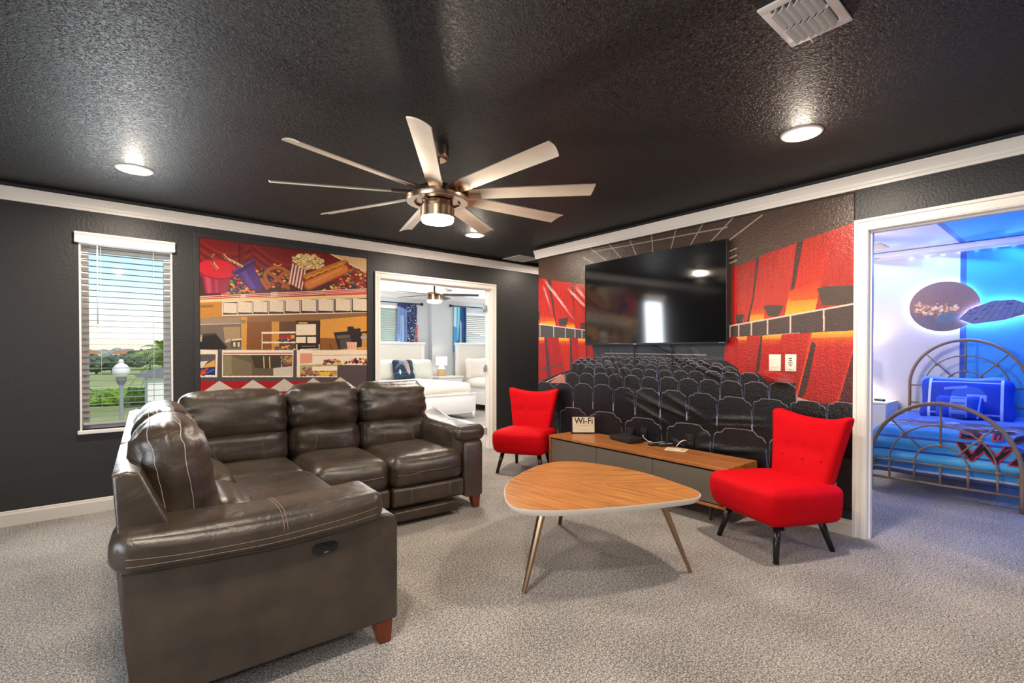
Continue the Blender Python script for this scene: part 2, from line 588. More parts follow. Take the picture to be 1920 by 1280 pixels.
# ------------------------------------------------------------------ flat prints painted by code
class Canvas:
    """pixel canvas in metres; u runs left to right as seen, v is height"""
    def __init__(s, u0, u1, v0, v1, W):
        s.u0, s.u1, s.v0, s.v1 = u0, u1, v0, v1
        s.W = W
        s.H = int(abs(W * (v1 - v0) / (u1 - u0)))
        s.a = np.zeros((s.H, s.W, 3), np.float32)
        s.k = s.W / (u1 - u0)
        s.kv = s.H / (v1 - v0)
    def px(s, pts):
        p = np.array(pts, float)
        return np.stack([(p[:, 0] - s.u0) * s.k, (p[:, 1] - s.v0) * s.kv], 1)
    def fill(s, c):
        s.a[:] = np.array(c) / 255.0
    def _mask(s, P):
        x0, y0 = np.floor(P.min(0)).astype(int) - 1
        x1, y1 = np.ceil(P.max(0)).astype(int) + 1
        x0, y0, x1, y1 = max(x0, 0), max(y0, 0), min(x1, s.W), min(y1, s.H)
        if x1 <= x0 or y1 <= y0:
            return None
        gx, gy = np.meshgrid(np.arange(x0, x1) + .5, np.arange(y0, y1) + .5)
        ins = np.zeros(gx.shape, bool)
        n = len(P)
        for i in range(n):
            ax, ay = P[i]; bx_, by_ = P[(i + 1) % n]
            if ay == by_:
                continue
            c = ((ay > gy) != (by_ > gy)) & (gx < (bx_ - ax) * (gy - ay) / (by_ - ay) + ax)
            ins ^= c
        return x0, y0, x1, y1, ins, gx, gy
    def poly(s, pts, c, al=1.0, grad=None):
        """grad = (colour2, v_at_c, v_at_c2): vertical blend"""
        r = s._mask(s.px(pts))
        if r is None:
            return
        x0, y0, x1, y1, ins, gx, gy = r
        sub = s.a[y0:y1, x0:x1]
        col = np.array(c, np.float32) / 255.0
        if grad:
            c2, va, vb = grad
            v = gy / s.kv + s.v0
            t = np.clip((v - va) / (vb - va), 0, 1)[..., None]
            colr = col * (1 - t) + np.array(c2, np.float32) / 255.0 * t
        else:
            colr = np.broadcast_to(col, sub.shape)
        m = ins[..., None] * al
        s.a[y0:y1, x0:x1] = sub * (1 - m) + colr * m
    def line(s, pts, w, c, al=1.0):
        for (a, b) in zip(pts, pts[1:]):
            a = np.array(a, float); b = np.array(b, float)
            d = b - a
            L = np.hypot(*d)
            if L < 1e-9:
                continue
            n = np.array([-d[1], d[0]]) / L * w / 2
            s.poly([a + n, b + n, b - n, a - n], c, al)
    def ell(s, u, v, ru, rv, c, rot=0.0, al=1.0):
        t = np.linspace(0, 2 * PI, 22, endpoint=False)
        x, y = ru * np.cos(t), rv * np.sin(t)
        s.poly(np.stack([u + x * math.cos(rot) - y * math.sin(rot), v + x * math.sin(rot) + y * math.cos(rot)], 1), c, al)
    def capsule(s, a, b, r, c, al=1.0):
        s.line([a, b], 2 * r, c, al)
        s.ell(a[0], a[1], r, r, c, 0, al); s.ell(b[0], b[1], r, r, c, 0, al)
    def grain(s, amt, seed=1, block=1):
        g = np.random.default_rng(seed).normal(0, amt, (s.H // block + 1, s.W // block + 1, 1))
        g = np.repeat(np.repeat(g, block, 0), block, 1)[:s.H, :s.W]
        s.a = np.clip(s.a * (1 + g), 0, 1).astype(np.float32)
    def streak(s, amt, seed=2, run=40):
        """faint vertical streaks, as on printed drapery"""
        g = np.random.default_rng(seed).normal(0, 1, (s.H // run + 2, s.W))
        y = np.arange(s.H) / run
        i = y.astype(int); f = (y - i)[:, None]
        n = g[i] * (1 - f) + g[i + 1] * f
        n = (n + np.roll(n, 1, 1) + np.roll(n, 2, 1)) / 1.7
        n = n * (s.a[..., 0] > 1.9 * s.a[..., 1])
        s.a = np.clip(s.a * (1 + amt * n[..., None]), 0, 1).astype(np.float32)
    def material(s, name, rough=.4, bump=0.0, bump_scale=60, spec=.5, sheen=0.0):
        im = bpy.data.images.new(name, s.W, s.H)
        px = np.ones((s.H, s.W, 4), np.float32)
        px[..., :3] = np.clip(s.a, 0, 1)
        im.pixels.foreach_set(px.ravel())
        im.update()
        im.pack()
        m = mat(name, (.5, .5, .5), rough, spec=spec, sheen=sheen, bump=bump, bump_scale=bump_scale, bump_dist=.005, bump_detail=3)
        nt = m.node_tree
        t = nt.nodes.new('ShaderNodeTexImage')
        t.image = im
        nt.links.new(t.outputs[0], nt.nodes['Principled BSDF'].inputs['Base Color'])
        return m

def set_uv(me, fn):
    uv = me.uv_layers.new(name='print')
    co = [v.co for v in me.vertices]
    for l in me.loops:
        uv.data[l.index].uv = fn(co[l.vertex_index])

# ------------------------------------------------------------------ room shell
XB, YA, ZC = 3.845, 4.947, 2.44
WT = .12
WIN = (-.145, .440, .640, 2.070)          # window hole in the back wall: x0 x1 z0 z1
DA = (2.285, 3.800, 2.035)                # guest doorway in the back wall
DB = (.085, .952, 2.035)                  # bedroom doorway in the right wall

bm = bmesh.new()
box(bm, -2.32, -2.32, -.2, XB + WT, YA + WT, 0)
box(bm, XB + WT, 3.95, -.2, 5.12, YA + WT, 0)
box(bm, 1.5, YA + WT, -.2, 8.7, 9.75, 0)
box(bm, XB + WT, -1.5, -.2, 7.5, 3.05, 0)
struct('floor', bm, M['carpet'])

bm = bmesh.new()
box(bm, -2.32, -2.32, ZC, XB + WT, YA + WT, ZC + .1)
box(bm, XB + WT, 3.95, ZC, 5.12, YA + WT, ZC + .1)
struct('ceiling', bm, M['ceiling'])

bm = bmesh.new()
for a in ((-2.32, WIN[0], 0, ZC), (WIN[0], WIN[1], 0, WIN[2]), (WIN[0], WIN[1], WIN[3], ZC), (WIN[1], DA[0], 0, ZC), (DA[0], DA[1], DA[2], ZC), (DA[1], 5.12, 0, ZC)):
    box(bm, a[0], YA, a[2], a[1], YA + WT, a[3])
struct('wall_back', bm, M['wall'])
bm = bmesh.new()
for a in ((-2.32, DB[0], 0, ZC), (DB[0], DB[1], DB[2], ZC), (DB[1], 4.112, 0, ZC)):
    box(bm, XB, a[0], a[2], XB + WT, a[1], a[3])
struct('wall_right', bm, M['wall'])
bm = bmesh.new()
for a in ((-2.32, -.2, 0, ZC), (-.2, 2.2, 0, .7), (-.2, 2.2, 2.1, ZC), (2.2, YA, 0, ZC)):
    box(bm, -2.32, a[0], a[2], -2.2, a[1], a[3])
struct('wall_left', bm, M['wall'])
struct('wall_front', bx(-2.2, -2.32, 0, XB, -2.2, ZC), M['wall'])
bm = bmesh.new()
box(bm, 5.0, 4.0, 0, 5.12, YA, ZC)
box(bm, XB + WT, 3.90, 0, 5.0, 4.02, ZC)
struct('wall_alcove', bm, M['wall'])

# crown moulding, hung a little below the ceiling
def crown_profile(base, s):
    p = [(0, 2.313), (.012, 2.313), (.014, 2.330), (.020, 2.336), (.022, 2.352), (.032, 2.372), (.040, 2.386), (.046, 2.392), (.046, 2.404), (.0, 2.408)]
    return [(base + s * a, z) for a, z in p]
struct('trim_1', prism(bmesh.new(), crown_profile(YA, -1), -2.2, 5.0, 'x'), M['trim'])
struct('trim_2', prism(bmesh.new(), crown_profile(XB, -1), -2.2, 4.155, 'y'), M['trim'])
def base_profile(base, s):
    return [(base + s * a, z) for a, z in [(0, 0), (.015, 0), (.015, .082), (.009, .094), (.009, .100), (.004, .107), (0, .107)]]
bm = bmesh.new()
prism(bm, base_profile(YA, -1), -2.2, 2.222, 'x'); prism(bm, base_profile(YA, -1), 3.866, 5.0, 'x')
struct('baseboard_back', bm, M['base'])
struct('baseboard_right', prism(bmesh.new(), base_profile(XB, -1), 1.027, 4.118, 'y'), M['base'])
struct('baseboard_left', prism(bmesh.new(), base_profile(-2.2, 1), -2.2, YA, 'y'), M['base'])

def struct_root(name):
    o = bpy.data.objects.new(name, None)
    o.empty_display_size = .05
    COL.objects.link(o)
    o['kind'] = 'structure'
    return o

# window in the back wall
w = struct_root('window_1')
x0, x1, z0, z1 = WIN
bm = bmesh.new()
for a in ((x0, x0 + .055, z0, z1), (x1 - .055, x1, z0, z1), (x0 + .055, x1 - .055, z1 - .05, z1), (x0 + .055, x1 - .055, z0, z0 + .045)):
    box(bm, a[0], YA + .07, a[2], a[1], YA + WT + .01, a[3], .004)
obj('window_frame', bm, M['white'], w)
bm = bmesh.new()
box(bm, x0, YA, z0, x0 + .012, YA + .07, z1); box(bm, x1 - .012, YA, z0, x1, YA + .07, z1); box(bm, x0 + .012, YA, z1 - .012, x1 - .012, YA + .07, z1)
obj('window_reveal', bm, M['white'], w)
obj('window_pane', bx(x0 + .05, YA + .098, z0 + .04, x1 - .05, YA + .102, z1 - .045), M['glass'], w)
obj('window_sill', bx(x0 - .015, YA - .03, z0 - .03, x1 + .015, YA + .07, z0, .006), M['white'], w)
w2 = struct_root('window_2')
bm = bmesh.new()
for a in ((-.2, -.14, .7, 2.1), (2.14, 2.2, .7, 2.1), (-.14, 2.14, 2.04, 2.1), (-.14, 2.14, .7, .76), (.97, 1.03, .76, 2.04)):
    box(bm, -2.30, a[0], a[2], -2.24, a[1], a[3])
obj('window_frame', bm, M['white'], w2)
obj('window_pane', bx(-2.272, -.14, .76, -2.268, 2.14, 2.04), M['glass'], w2)

# door casings
def casing_strip(bm, u0, u1, v0, v1, face, sgn, axis, thick=.018):
    """flat strip with a raised back band; along the wall u, height v"""
    def b(ua, ub, va, vb, t):
        if axis == 'A':
            box(bm, ua, min(face, face + sgn * t), va, ub, max(face, face + sgn * t), vb, .003)
        else:
            box(bm, min(face, face + sgn * t), ua, va, max(face, face + sgn * t), ub, vb, .003)
    b(u0, u1, v0, v1, thick * .7)
    return b
def doorway(name, a, b, top, face, axis, outer_lo, outer_hi, outer_top):
    r = struct_root(name)
    bm = bmesh.new(); f = casing_strip(bm, outer_lo, a, 0, outer_top, face, -1, axis)
    f(outer_lo, outer_lo + .02, 0, outer_top, .022); f(a - .028, a - .006, 0, top + .02, .017)
    obj('door_casing', bm, M['trim'], r)
    bm = bmesh.new(); f = casing_strip(bm, b, outer_hi, 0, outer_top, face, -1, axis)
    f(outer_hi - .02, outer_hi, 0, outer_top, .022); f(b + .006, b + .028, 0, top + .02, .017)
    obj('door_casing', bm, M['trim'], r)
    bm = bmesh.new(); f = casing_strip(bm, a, b, top, outer_top, face, -1, axis)
    f(outer_lo + .02, outer_hi - .02, outer_top - .02, outer_top, .022); f(a, b, top + .006, top + .028, .017)
    obj('door_casing', bm, M['trim'], r)
    bm = bmesh.new()
    for (u0, u1, v0, v1) in ((a - .012, a + .002, 0, top), (b - .002, b + .012, 0, top), (a + .002, b - .002, top - .002, top + .012)):
        if axis == 'A':
            box(bm, u0, face - .003, v0, u1, face + WT + .003, v1)
        else:
            box(bm, face - .003, u0, v0, face + WT + .003, u1, v1)
    for (u0, u1, v0, v1) in ((a + .002, a + .013, 0, top - .002), (b - .013, b - .002, 0, top - .002), (a + .013, b - .013, top - .013, top - .002)):
        if axis == 'A':
            box(bm, u0, face + .035, v0, u1, face + .07, v1)
        else:
            box(bm, face + .035, u0, v0, face + .07, u1, v1)
    obj('door_jamb', bm, M['trim'], r)
    return r
d1 = doorway('door_1', DA[0], DA[1], DA[2], YA, 'A', 2.222, 3.866, 2.105)
for z in (.22, 1.03, 1.80):
    bm = bmesh.new()
    box(bm, DA[1] - .030, YA + .078, z - .045, DA[1] - .012, YA + .118, z + .045, .002)
    tube(bm, [(DA[1] - .026, YA + .122, z - .05), (DA[1] - .026, YA + .122, z + .05)], .009, 10)
    obj('hinge', bm, M['steel'], d1)
bm = bx(DA[1] + .03, YA + WT + .02, .012, DA[1] + .78, YA + WT + .055, 2.02, .002)
leaf = obj('door_leaf', bm, M['white'], d1)
bm = bmesh.new()
for (pz0, pz1) in ((.2, .85), (1.0, 1.85)):
    box(bm, DA[1] + .15, YA + WT + .054, pz0, DA[1] + .66, YA + WT + .060, pz1, .004)
obj('door_panel', bm, M['white'], leaf)
d2 = doorway('door_2', DB[0], DB[1], DB[2], XB, 'B', .022, 1.027, 2.110)

# blind in the back window
t = thing('window_blind', 'white slatted blind half open in the narrow window behind the sofa', 'blind', (.148, YA + .03, 2.07))
def lb(bm):
    return xform(bm, Matrix.Translation((-.148, -(YA + .03), -2.07)))
val = [(YA - .002, 2.068), (YA - .040, 2.068), (YA - .046, 2.076), (YA - .042, 2.090), (YA - .034, 2.100), (YA - .034, 2.122), (YA - .044, 2.130), (YA - .046, 2.142), (YA - .040, 2.147), (YA - .002, 2.147)]
obj('valance', lb(prism(bmesh.new(), val, -.168, .457, 'x')), M['trim'], t)
sl = bmesh.new()
n = 6
for k in range(n + 1):
    u = -1 + 2 * k / n
    y, z = u * .0245, .0012 * (1 - u * u)
    for x in (-.276, .276):
        sl.verts.new((x, y, z + .0009)); sl.verts.new((x, y, z - .0009))
sl.verts.ensure_lookup_table()
for k in range(n):
    a = [sl.verts[k * 4 + i] for i in range(4)]; b = [sl.verts[k * 4 + 4 + i] for i in range(4)]
    sl.faces.new((a[0], a[2], b[2], b[0])); sl.faces.new((a[1], b[1], b[3], a[3]))
    sl.faces.new((a[0], b[0], b[1], a[1])); sl.faces.new((a[2], a[3], b[3], b[2]))
slat0 = obj('slat', sl, M['slat'], t)
for k in range(29):
    s_ = slat0 if k == 0 else slat0.copy()
    if k:
        COL.objects.link(s_); s_.parent = t
    s_.location = (0, 0, -.030 - k * .0465)
    s_.rotation_euler = (R(1), 0, 0)
obj('bottom_rail', bx(-.276, -.026, -1.395, .276, .026, -1.375, .004), M['slat'], t)
for x in (-.165, .165):
    bm = bmesh.new()
    for y in (-.025, .025):
        tube(bm, [(x, y, -.01), (x, y, -1.38)], .0012, 6)
    obj('ladder_cord', bm, M['trim'], t)
bm = bmesh.new()
tube(bm, [(-.185, -.030, -.01), (-.185, -.032, -.62)], .004, 8)
lathe(bm, [(0, -.65), (.006, -.645), (.006, -.62), (0, -.615)], -.185, -.032, 10)
obj('tilt_wand', bm, M['white'], t)

# ------------------------------------------------------------------ outdoors beyond the back window
GZ = -3.0
def grass_mat():
    m = mat('lawn', srgb(158, 170, 112), .9, var=.3, var_scale=.12, spec=.1)
    return m
M['grass'] = grass_mat()
M['hedge'] = mat('hedge_leaf', srgb(120, 158, 60), .7, var=.6, var_scale=2.5, spec=.2, bump=1, bump_scale=6, bump_dist=.3)
M['treefar'] = mat('hazed_far_tree', srgb(140, 150, 140), .9, var=.35, var_scale=.6)  # distance haze put into the pale, desaturated leaf colour
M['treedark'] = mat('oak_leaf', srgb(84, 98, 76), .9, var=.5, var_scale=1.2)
M['frond'] = mat('palm_frond', srgb(140, 168, 84), .6, var=.35, var_scale=2)
M['bark'] = mat('palm_bark', srgb(120, 104, 84), .9, var=.3, var_scale=4)
M['stucco'] = mat('white_stucco', srgb(226, 226, 220), .8)
M['tile'] = mat('roof_tile', srgb(188, 122, 96), .8)
M['greyroof'] = mat('grey_roof', srgb(120, 122, 126), .8)
M['water'] = mat('pond_water', srgb(150, 178, 196), .1)
bm = bmesh.new()
prism(bm, [(-700, 12), (900, 12), (900, 1500), (-700, 1500)], GZ - .5, GZ)
prism(bm, [(-60, -60), (60, -60), (60, 12), (-60, 12)], GZ - .5, GZ)
struct('ground', bm, M['grass'])
bm = bmesh.new()
prism(bm, [(-60, 200), (-10, 185), (40, 190), (70, 215), (60, 260), (-20, 270)], GZ - .2, GZ + .02)
o = obj('pond', bm, M['water']); o['kind'] = 'structure'

def blob(c, r, seed, sub=3, amp=.25, freq=1.2):
    bm = bmesh.new()
    bmesh.ops.create_icosphere(bm, subdivisions=sub, radius=1)
    off = Vector((seed * 3.1, seed * 1.7, seed))
    for v in bm.verts:
        n_ = v.co.normalized()
        d = 1 + amp * noise.noise(n_ * freq * 2 + off) + amp * .7 * noise.noise(n_ * freq * 6 + off)
        v.co = Vector((c[0] + n_.x * r[0] * d, c[1] + n_.y * r[1] * d, c[2] + n_.z * r[2] * d))
    return bm
bm = bmesh.new()
for k in range(9):
    join(bm, blob((.2 + k * .42, 50 + rnd.uniform(-.2, .2), GZ + .65), (.5, .6, .72 + rnd.uniform(-.06, .1)), k, 3, .22, 2))
for k in range(9):
    join(bm, blob((-1.9 + k * .25, 50.4 + rnd.uniform(-.2, .2), GZ + .6), (.45, .6, .66 + rnd.uniform(-.06, .1)), k + 20, 3, .22, 2))
tag(obj('hedge', bm, M['hedge'], smooth=True), 'bright green clipped hedge on the lawn seen through the blind', 'hedge')['kind'] = 'stuff'
# lamp post
t = thing('lamp_post', 'street lamp with white globe on a grey post outside the window', 'lamp post', (.37, 18, GZ))
obj('post', lathe(bmesh.new(), [(0, 0), (.13, 0), (.13, .25), (.07, .35), (.055, .5), (.05, 3.3), (.07, 3.32), (0, 3.33)], 0, 0, 14), mat('grey_post', srgb(140, 146, 150), .5), t, 'auto')
obj('collar', lathe(bmesh.new(), [(0, 3.3), (.07, 3.3), (.12, 3.42), (.13, 3.5), (.0, 3.5)], 0, 0, 16), M['greyroof'], t, 'auto')
g = obj('globe', lathe(bmesh.new(), [(0, 3.49), (.1, 3.5), (.18, 3.57), (.21, 3.68), (.2, 3.78), (.13, 3.88), (.06, 3.92), (.07, 3.97), (.04, 4.03), (0, 4.05)], 0, 0, 20), M['white'], t, True)
# palm
t = thing('palm_tree', 'feathery palm tree rising behind the white garden building', 'tree', (4.45, 58, GZ))
bm = bmesh.new()
tube(bm, [(0, 0, 0), (.05, 0, 2), (0, .05, 4.4)], .2, 10, radii=[.26, .2, .16])
obj('trunk', bm, M['bark'], t)
for k in range(22):
    a = k * 2.399
    el = R(70 - (k % 5) * 26)
    L = 2.6 + .5 * rnd.random()
    pts = []
    for i in range(7):
        s_ = i / 6
        rr = L * (math.cos(el) * s_ + .12 * s_ * s_)
        zz = 4.35 + L * (math.sin(el) * s_ - .55 * s_ * s_)
        pts.append(Vector((math.cos(a) * rr, math.sin(a) * rr, zz)))
    bm = bmesh.new()
    side = Vector((-math.sin(a), math.cos(a), 0))
    for i in range(6):
        for j in range(3):
            p = pts[i].lerp(pts[i + 1], j / 3)
            for sg in (-1, 1):
                w_ = .75 * math.sin(PI * min(1, (i + j / 3 + .6) / 6.4))
                tip = p + side * sg * w_ * .8 + (pts[i + 1] - pts[i]) * .8 + Vector((0, 0, -.35 * w_))
                d = (pts[i + 1] - pts[i]).normalized() * .07
                v = [bm.verts.new(q) for q in (p - d, p + d, tip)]
                bm.faces.new(v)
    tube(bm, pts, .02, 5)
    obj('frond', bm, M['frond'], t, recalc=False)
# garden building
t = thing('garden_building', 'small white stucco building with a grey roof below the palm', 'building', (3.7, 46.5, GZ))
obj('wall', bx(-1.25, -1.5, 0, .35, 2, 2.45), M['stucco'], t)
obj('wall', bx(.75, -1.3, 0, 2.2, 2, 2.55), M['stucco'], t)
obj('roof', prism(bmesh.new(), [(-1.9, 2.42), (2.5, 2.42), (1.2, 2.95), (-.4, 2.95)], -1.9, 2.3, 'y'), M['greyroof'], t)
# distant trees and houses
spots = [(3.4, 118, 3.2, 2.3, 'dark'), (-1.2, 122, 3.6, 2.2, 'dark'), (8.6, 150, 4.5, 3.0, 'dark'), (1.2, 128, 2.0, 1.5, 'dark')]
lab = ['dark oak beside the pond seen left of the lamp globe', 'spreading dark oak at the far left of the window view', 'large dark oak on the lawn right of the lamp globe', 'small dark shrubby tree between the two oaks']
for k, (x, y, r, h, kd) in enumerate(spots):
    t = thing('oak_tree', lab[k], 'tree', (x, y, GZ))
    bm = bmesh.new()
    for j in range(5):
        join(bm, blob((rnd.uniform(-.5, .5) * r, rnd.uniform(-.4, .4) * r, h * (.8 + .5 * rnd.random())), (r * .55, r * .5, h * .55), k * 7 + j, 3, .35, 2.2))
    o = obj('crown', bm, M['treedark'], t)
    obj('trunk', tube(bmesh.new(), [(0, 0, 0), (.1, 0, h * .7)], .2, 8), M['bark'], t)
bm = bmesh.new()
for k in range(46):
    x = -90 + k * 6 + rnd.uniform(-2, 2)
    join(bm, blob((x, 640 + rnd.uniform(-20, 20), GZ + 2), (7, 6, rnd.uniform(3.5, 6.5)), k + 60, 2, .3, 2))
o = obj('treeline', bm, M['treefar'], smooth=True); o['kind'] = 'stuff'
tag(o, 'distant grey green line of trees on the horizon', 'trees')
for k, (x, y, wd) in enumerate([(-9, 420, 14), (10, 430, 12), (27, 425, 16), (44, 440, 13)]):
    t = thing('house', ['leftmost distant house with a terracotta roof', 'second distant terracotta roofed house behind the lamp globe', 'wide distant house with a terracotta roof beside the palm', 'distant terracotta roofed house hidden behind the palm'][k], 'house', (x, y, GZ))
    obj('wall', bx(-wd / 2, -4, 0, wd / 2, 4, 3.6), M['stucco'], t)
    obj('roof', prism(bmesh.new(), [(-wd / 2 - .6, 3.5), (wd / 2 + .6, 3.5), (wd / 2 - 2.5, 5.6), (-wd / 2 + 2.5, 5.6)], -4.6, 4.6, 'y'), M['tile'], t)

# ------------------------------------------------------------------ cinema mural on the right wall
MY0, MY1, MZ0, MZ1 = 4.110, 1.027, .172, 2.305
cv = Canvas(-MY0, -MY1, MZ0, MZ1, 1700)
neg = lambda pts: [(-a, b) for a, b in pts]
def P(pts, c, al=1.0, grad=None): cv.poly(neg(pts), c, al, grad)
def L(pts, w, c, al=1.0): cv.line(neg(pts), w, c, al)
cv.fill((76, 58, 49))
GR = (176, 160, 148)
for seg in ([(3.333,2.306),(3.124,2.152)], [(3.094,2.311),(2.910,2.116)], [(2.848,2.320),(2.733,2.076)], [(2.601,2.330),(2.579,2.064)], [(2.346,2.328),(2.419,2.088)], [(2.089,2.327),(2.239,2.115)], [(1.834,2.316),(2.047,2.137)], [(3.427,2.224),(3.254,2.128)], [(3.297,2.264),(1.890,2.239)], [(1.881,2.130),(1.622,2.279)], [(1.880,2.040),(1.816,2.060)], [(1.880,1.985),(1.816,2.005)], [(1.880,1.946),(1.815,1.963)]):
    L(seg, .011, GR, .85)
RED = (214, 56, 44); REDD = (176, 40, 38)
# right-hand upper curtain panels
P([(1.849,1.917),(1.807,1.919),(1.805,1.452),(1.847,1.445)], (214, 8, 8))
P([(1.811,1.920),(1.667,1.954),(1.694,1.649),(1.726,1.465),(1.809,1.452)], (166, 46, 42), 1.0, ((226, 66, 42), 2.0, 1.5))
P([(1.644,1.971),(1.382,2.027),(1.413,1.742),(1.459,1.503),(1.721,1.461),(1.682,1.648)], (170, 48, 42), 1.0, ((232, 68, 38), 2.08, 1.5))
P([(1.340,2.039),(1.173,2.072),(1.207,1.830),(1.259,1.533),(1.466,1.500),(1.395,1.701)], (180, 52, 40), 1.0, ((240, 74, 30), 2.15, 1.5))
P([(1.173,2.072),(1.024,2.107),(1.021,1.553),(1.259,1.533),(1.207,1.830)], (196, 62, 46))
P([(1.505,1.989),(1.382,2.027),(1.459,1.503),(1.579,1.486)], (206, 70, 54), .6)
P([(1.667,1.954),(1.644,1.971),(1.682,1.648),(1.721,1.461),(1.738,1.461),(1.694,1.649)], (70, 44, 36))
P([(1.382,2.027),(1.337,2.038),(1.388,1.739),(1.459,1.551),(1.466,1.504),(1.416,1.703)], (72, 44, 36))
def glow(pts, c, c2, va, vb):
    P(pts, c, .9, (c2, va, vb))
for pts, zb in (([(1.702,1.567),(1.602,1.585),(1.606,1.480),(1.717,1.460)], 1.52), ([(1.430,1.685),(1.220,1.739),(1.259,1.533),(1.462,1.500)], 1.55)):
    zs = [p[1] for p in pts]
    glow(pts, (250, 170, 40), (224, 70, 34), min(zs) + .03, max(zs))
P([(1.830,1.529),(1.751,1.533),(1.775,1.459),(1.813,1.465)], (72, 56, 48)); P([(1.614,1.585),(1.575,1.591),(1.466,1.579),(1.507,1.498),(1.575,1.510)], (74, 58, 50)); P([(1.246,1.682),(1.200,1.692),(1.021,1.681),(1.021,1.553),(1.219,1.564)], (76, 60, 50))
# lower right wall
P([(1.943,1.367),(1.890,1.365),(1.020,1.386),(1.016,0.737),(1.941,0.976)], (216, 54, 34), 1.0, ((150, 36, 36), 1.35, .8))
for pts, al in (([(1.808,1.355),(1.737,1.361),(1.752,1.069),(1.828,1.067)], .5), ([(1.617,1.362),(1.480,1.371),(1.504,1.078),(1.639,1.073)], .6), ([(1.282,1.380),(1.020,1.386),(1.019,1.272),(1.106,0.891),(1.337,0.911)], .55)):
    P(pts, (218, 44, 26), al)
for pts in ([(1.821,1.355),(1.733,1.361),(1.737,1.299),(1.825,1.296)], [(1.617,1.362),(1.480,1.371),(1.487,1.296),(1.624,1.285)], [(1.282,1.376),(1.020,1.382),(1.019,1.272),(1.288,1.267)]):
    zs = [p[1] for p in pts]
    glow(pts, (214, 50, 32), (252, 176, 48), min(zs), max(zs) - .01)
P([(1.830,1.355),(1.813,1.355),(1.833,1.109),(1.854,1.100)], (70, 42, 38)); P([(1.629,1.359),(1.617,1.362),(1.635,1.114),(1.667,1.052),(1.659,1.154)], (64, 40, 36))
P([(1.278,1.312),(1.254,1.293),(1.303,1.008),(1.327,0.923),(1.372,0.904)], (64, 40, 36)); P([(1.019,1.290),(1.037,1.236),(1.121,0.882),(1.017,0.890)], (96, 40, 36))
L([(1.285,1.380),(1.308,1.217),(1.376,0.908)], .012, (240, 90, 40)); L([(1.022,1.290),(1.121,0.882)], .010, (224, 80, 40))
P([(1.890,1.443),(1.021,1.560),(1.020,1.382),(1.890,1.357)], (76, 60, 54))
L([(1.890,1.443),(1.021,1.560)], .012, (214, 190, 176)); L([(1.578,1.365),(1.357,1.375)], .006, (200, 176, 160), .7)
for seg in ([(1.869,1.446),(1.868,1.356)], [(1.798,1.456),(1.798,1.359)], [(1.699,1.468),(1.699,1.365)], [(1.581,1.482),(1.580,1.369)], [(1.420,1.505),(1.420,1.377)], [(1.206,1.533),(1.205,1.381)]):
    L(seg, .011, (206, 184, 172))
# left-hand wall
P([(4.112,2.099),(3.953,2.056),(3.383,1.930),(3.382,1.448),(4.111,1.545)], (78, 48, 42))
P([(4.112,2.092),(3.962,2.057),(3.834,1.528),(4.111,1.558)], (202, 54, 52)); P([(3.902,2.044),(3.593,1.980),(3.539,1.493),(3.817,1.521)], (208, 56, 48)); P([(3.570,1.972),(3.296,1.915),(3.295,1.456),(3.539,1.487)], (214, 58, 42))
for pts in ([(4.084,1.655),(3.851,1.623),(3.826,1.521),(4.084,1.557)], [(3.671,1.573),(3.554,1.556),(3.539,1.487),(3.671,1.504)]):
    zs = [p[1] for p in pts]
    glow(pts, (250, 170, 46), (214, 66, 44), min(zs) + .02, max(zs))
P([(3.793,1.603),(3.640,1.612),(3.663,1.532),(3.768,1.525)], (66, 56, 56)); P([(3.471,1.541),(3.382,1.548),(3.396,1.465),(3.456,1.473)], (66, 56, 54)); P([(4.111,1.705),(4.075,1.709),(4.093,1.606),(4.111,1.607)], (60, 50, 50))
P([(4.111,1.410),(3.382,1.381),(3.274,1.314),(3.273,1.074),(3.455,1.013),(3.670,0.971),(4.111,0.856)], (184, 42, 48))
P([(3.784,1.390),(3.624,1.387),(3.576,1.009),(3.702,0.981)], (212, 48, 36)); P([(3.500,1.384),(3.389,1.376),(3.366,1.071),(3.470,1.024)], (216, 50, 34))
for pts in ([(4.102,1.410),(4.013,1.408),(4.013,1.329),(4.102,1.336)], [(3.784,1.396),(3.624,1.387),(3.616,1.306),(3.776,1.320)], [(3.500,1.384),(3.396,1.376),(3.396,1.304),(3.493,1.311)]):
    zs = [p[1] for p in pts]
    glow(pts, (206, 56, 40), (250, 170, 60), min(zs), max(zs) - .01)
P([(4.005,1.401),(3.970,1.401),(3.901,0.926),(3.969,0.966)], (74, 46, 60)); P([(3.616,1.381),(3.600,1.381),(3.561,1.032),(3.615,1.025)], (74, 44, 46)); P([(3.389,1.304),(3.374,1.304),(3.366,1.127),(3.381,1.126)], (60, 36, 36))
P([(4.102,1.563),(3.274,1.450),(3.274,1.374),(4.102,1.410)], (70, 66, 68)); L([(4.102,1.560),(3.274,1.450)], .010, (206, 190, 182))
for seg in ([(4.084,1.557),(4.084,1.416)], [(3.863,1.529),(3.863,1.404)], [(3.683,1.504),(3.683,1.394)], [(3.542,1.487),(3.542,1.391)], [(3.444,1.472),(3.444,1.383)]):
    L(seg, .012, (196, 186, 182), .8)
